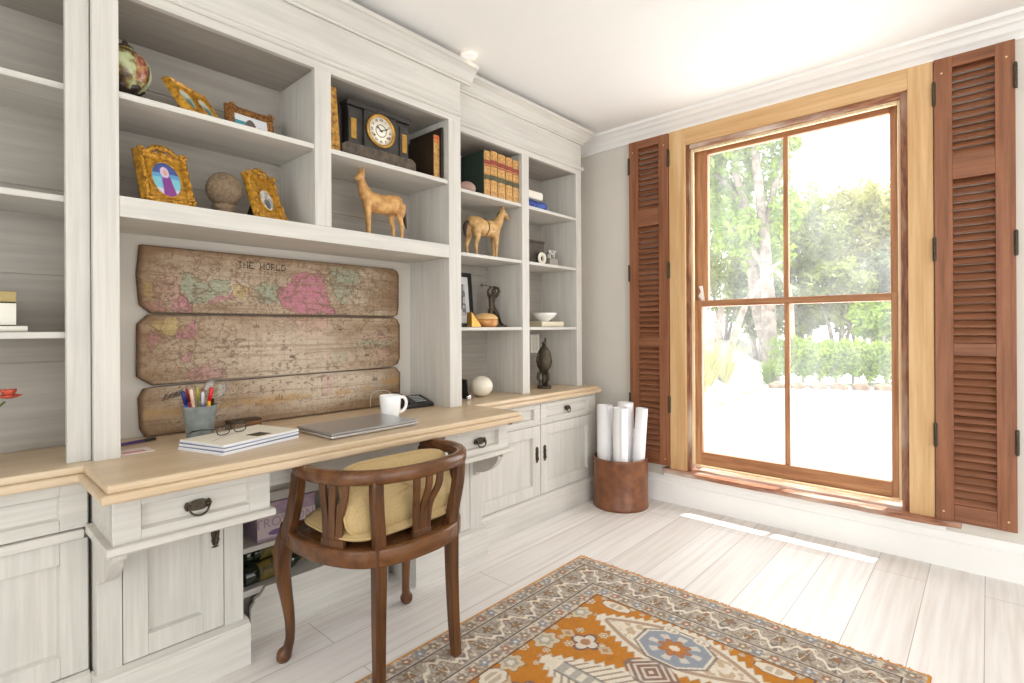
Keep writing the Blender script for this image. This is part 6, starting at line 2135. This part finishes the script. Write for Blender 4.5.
z0 = float(gz_(13.95, 4.1))
MB().tube(tl_(smooth_path([(14.0, 4.0, z0 - 0.1), (13.9, 4.02, 0.9), (13.87, 4.05, 2.09), (13.81, 4.12, 3.5), (13.73, 4.2, 4.7), (13.65, 4.29, 5.6), (13.6, 4.5, 7.0)], 4)), list(np.linspace(0.20, 0.06, 25)), 14).build('trunk', M['bark'], tr_)
for pts, r0, r1 in (([(13.81, 4.12, 3.4), (13.98, 3.93, 4.57), (14.4, 3.8, 5.66), (14.83, 3.73, 6.9)], 0.10, 0.04),
                    ([(13.95, 4.1, 0.8), (14.21, 4.42, 1.87), (14.1, 4.54, 3.6), (13.99, 4.65, 4.45), (13.84, 4.82, 5.35), (13.93, 4.72, 6.4)], 0.17, 0.06),
                    ([(13.99, 4.65, 4.3), (13.8, 5.1, 5.0), (13.6, 5.5, 5.4)], 0.08, 0.03),
                    ([(13.85, 4.08, 2.6), (13.6, 4.5, 3.4), (13.3, 4.9, 3.8)], 0.08, 0.03)):
    sm = smooth_path(pts, 4)
    MB().tube(tl_(sm), list(np.linspace(r0, r1, len(sm))), 10).build('branch', M['bark'], tr_)
leaf_cloud('crown', [tuple(np.array(b_[:3]) - np.array(loc0)) + b_[3:] for b_ in
           [(13.7, 4.9, 6.0, 1.0, 1.1, 0.8, 2000), (13.7, 4.2, 6.3, 1.0, 0.8, 0.7, 1300), (14.4, 3.75, 6.6, 0.9, 0.6, 0.7, 900), (13.6, 5.6, 5.2, 0.8, 0.7, 0.9, 1300), (14.2, 3.6, 5.7, 0.35, 0.35, 0.25, 160), (13.9, 3.6, 4.0, 0.5, 0.5, 0.6, 420), (13.5, 4.6, 3.6, 0.7, 0.8, 0.6, 900), (14.0, 5.0, 7.4, 1.4, 1.6, 0.9, 2000), (14.3, 5.2, 4.6, 0.8, 0.9, 0.8, 1200), (14.6, 4.3, 3.0, 0.6, 0.8, 0.7, 900), (14.4, 4.2, 5.2, 0.6, 0.7, 0.7, 900)]], 0.10, M['leaf_bright'], tr_, 11)

# shrubs and trees behind
BUSH = [
    ('large olive green bush at the back, left panes', (17.9, 6.6, 0), [(0, 0, 3.2, 1.9, 1.7, 2.3, 5200), (0.2, -0.9, 1.7, 1.3, 1.2, 1.6, 2400)], 'leaf_olive'),
    ('dark leafy shrub low behind the tree trunk', (17.0, 5.2, 0), [(0, 0, 1.9, 1.0, 1.1, 1.1, 2600)], 'leaf_dark'),
    ('tall airy bush right behind the middle glazing bar', (19.6, 4.6, 0), [(0, 0, 3.7, 1.5, 1.4, 2.2, 4600), (0, 0.2, 1.5, 1.2, 1.3, 1.4, 2200)], 'leaf_olive'),
    ('broad pale bush filling the upper right pane', (21.5, 3.3, 0), [(0, 0, 4.3, 1.9, 1.6, 2.0, 5200), (0.4, -0.5, 2.4, 1.6, 1.5, 1.8, 3000)], 'leaf_pale'),
    ('green rounded bush at the right edge of the upper right pane', (22.0, 2.1, 0), [(0, 0, 3.7, 1.5, 1.2, 2.6, 4600)], 'leaf_olive'),
    ('brownish dark shrub low in the right pane above the hedge', (19.4, 2.3, 0), [(0, 0, 2.5, 0.8, 0.75, 0.8, 1900)], 'leaf_dark'),
    ('bright shrub behind the hedge, right pane', (17.6, 2.2, 0), [(0, 0, 1.25, 0.8, 1.0, 0.65, 2200)], 'leaf_bright'),
    ('olive bush far to the left of the tree', (17.0, 9.6, 0), [(0, 0, 2.8, 1.8, 1.8, 2.4, 4200)], 'leaf_olive'),
    ('pale bush beyond the left edge of the gravel', (15.5, 12.6, 0), [(0, 0, 2.6, 1.8, 1.8, 2.2, 3600)], 'leaf_pale'),
    ('dark bush to the right of the hedge', (19.0, 0.0, 0), [(0, 0, 2.6, 1.6, 1.6, 2.4, 3600)], 'leaf_olive'),
    ('mid green shrub between the tree and the hedge', (18.6, 3.4, 0), [(0, 0, 2.0, 0.9, 1.0, 1.5, 2600)], 'leaf_olive'),
]
for k, (lb_, (x, y, _), bl, mt) in enumerate(BUSH):
    zz = float(gz_(x, y))
    t = thing('garden_bush', lb_, 'bush', (x, y, zz), group='bushes at the back of the garden')
    leaf_cloud('foliage', bl, 0.115, M[mt], t, 30 + k)
    sb_ = MB()
    for q_ in range(5):
        a = 2 * PI * q_ / 5 + k
        sb_.tube([(0.1 * math.cos(a), 0.1 * math.sin(a), -0.05), (0.3 * math.cos(a), 0.3 * math.sin(a), 1.0), (0.8 * math.cos(a), 0.7 * math.sin(a), bl[0][2] * 0.95)], [0.06, 0.045, 0.015], 8)
    sb_.build('stems', M['bark'], t)

# clipped hedge on a stone kerb
hd_ = thing('clipped_hedge', 'low clipped green hedge above the stone kerb in the right pane', 'hedge', (14.2, 2.2, float(gz_(14.2, 2.2))))
hb = []
for k in range(12):
    a = k / 11
    hb.append((-1.0 + 2.3 * a, 1.25 - 3.2 * a, 0.60 + 0.03 * math.sin(k * 2), 0.44, 0.44, 0.66, 1300))
leaf_cloud('foliage', hb, 0.055, M['leaf_bright'], hd_, 77)
hs = MB()
for k in range(12):
    a = k / 11
    hs.tube([(-1.0 + 2.3 * a, 1.25 - 3.2 * a, -0.1), (-1.0 + 2.3 * a, 1.25 - 3.2 * a, 0.6)], 0.03, 8)
hs.build('stems', M['bark'], hd_)
rk = random.Random(12)
pos = ['by the tree side of the hedge', 'second along the kerb from the tree', 'third along the kerb from the tree', 'fourth along the kerb from the tree', 'fifth along the kerb from the tree',
       'sixth along the kerb from the tree', 'seventh along the kerb from the tree', 'eighth along the kerb from the tree', 'ninth along the kerb from the tree']
for k in range(9):
    a = k / 8
    x, y = 12.45 + 1.45 * a, 3.45 - 2.9 * a
    t = MB().ball((0, 0, 0), 0.2, 14, 9, (0.8, 0.86, 0.5), lambda d, k=k: 1 + 0.14 * math.sin(4 * d.x + k) * math.cos(3 * d.y + 2 * k) + 0.06 * math.sin(6 * d.z + k)).build('kerb_stone', M['kerb'])
    t.location = (x, y, float(gz_(x, y)) + 0.06)
    t.rotation_euler = (0, 0, 0.46 + rk.uniform(-0.2, 0.2))
    tag(t, 'weathered kerb stone below the hedge, ' + pos[k], 'stone', 'kerb stones under the hedge')
# old pale branches leaning under the tree
for pts, lb_ in (([(12.17, 4.44, 0.45), (12.48, 4.1, 1.75), (12.83, 3.7, 2.48), (13.0, 3.5, 2.7)], 'grey dead branch leaning in front of the tree trunk'),
                 ([(13.17, 3.33, 0.3), (13.2, 3.4, 2.0), (13.43, 3.79, 2.6), (13.77, 4.16, 2.79)], 'bent pale dead branch right of the trunk'),
                 ([(12.52, 4.8, 0.5), (12.6, 4.7, 1.7), (12.84, 4.44, 1.75), (13.24, 4.0, 2.11)], 'low pale branch lying left of the tree trunk')):
    sm = smooth_path(pts, 5)
    o = MB().tube([tuple(Vector(p) - Vector(pts[0])) for p in sm], list(np.linspace(0.085, 0.035, len(sm))), 10).build('dead_branch', M['bark'])
    o.location = pts[0]
    tag(o, lb_, 'branch', 'dead branches in the garden')
# spiky green plant and pale grasses on the bed
for (x, y, n, h_, mt, lb_, nm_) in ((13.3, 3.86, 90, 0.62, 'leaf_bright', 'spiky bright green tuft on the garden bed under the tree', 'spiky_plant'),
                                    (9.9, 3.95, 130, 0.95, 'leaf_pale', 'pale feathery grass clump at the left edge of the lower pane', 'grass_clump'),
                                    (8.7, 3.62, 90, 0.50, 'leaf_pale', 'low pale grass clump nearest the window', 'grass_clump'),
                                    (11.1, 4.1, 120, 1.0, 'leaf_pale', 'farther pale grass clump, in front of the dead branches', 'grass_clump')):
    rs_ = random.Random(n)
    mb = MB()
    for k in range(n):
        a = rs_.uniform(0, 2 * PI)
        sp_w = rs_.uniform(0.15, 0.75) * h_
        hh = h_ * rs_.uniform(0.6, 1.0)
        wd = 0.012 if 'spiky' not in nm_ else 0.022
        c_, s_ = math.cos(a), math.sin(a)
        p = [(0.05 * c_, 0.05 * s_, -0.03), (0.05 * c_ + sp_w * 0.4 * c_, 0.05 * s_ + sp_w * 0.4 * s_, hh * 0.62), (0.05 * c_ + sp_w * c_, 0.05 * s_ + sp_w * s_, hh)]
        v = []
        for i, pt_ in enumerate(p):
            ww = wd * (1, 0.8, 0.1)[i]
            v += [(pt_[0] - s_ * ww, pt_[1] + c_ * ww, pt_[2]), (pt_[0] + s_ * ww, pt_[1] - c_ * ww, pt_[2])]
        mb.add(v, [(0, 1, 3, 2), (2, 3, 5, 4)])
    o = mb.build(nm_, M[mt])
    o.location = (x, y, float(gz_(x, y)))
    tag(o, lb_, 'plant', 'grass clumps on the garden bed' if nm_ == 'grass_clump' else None)
# fallen leaves scattered on the gravel
rs_ = np.random.RandomState(5)
bl = []
for k in range(26):
    x = 8.8 + 3.2 * rs_.rand()
    y = 3.25 + 0.25 * rs_.rand() + (x - 9) * 0.10
    bl.append((x, y, float(gz_(x, y)) + 0.03, 0.22, 0.16, 0.02, 9))
o = leaf_cloud('fallen_leaves', bl, 0.035, plain('dry_leaf', rgb(196, 160, 104), 0.8), None, 5)
o['kind'] = 'stuff'
tag(o, 'scatter of dry fallen leaves on the pale gravel by the garden bed', 'leaves')
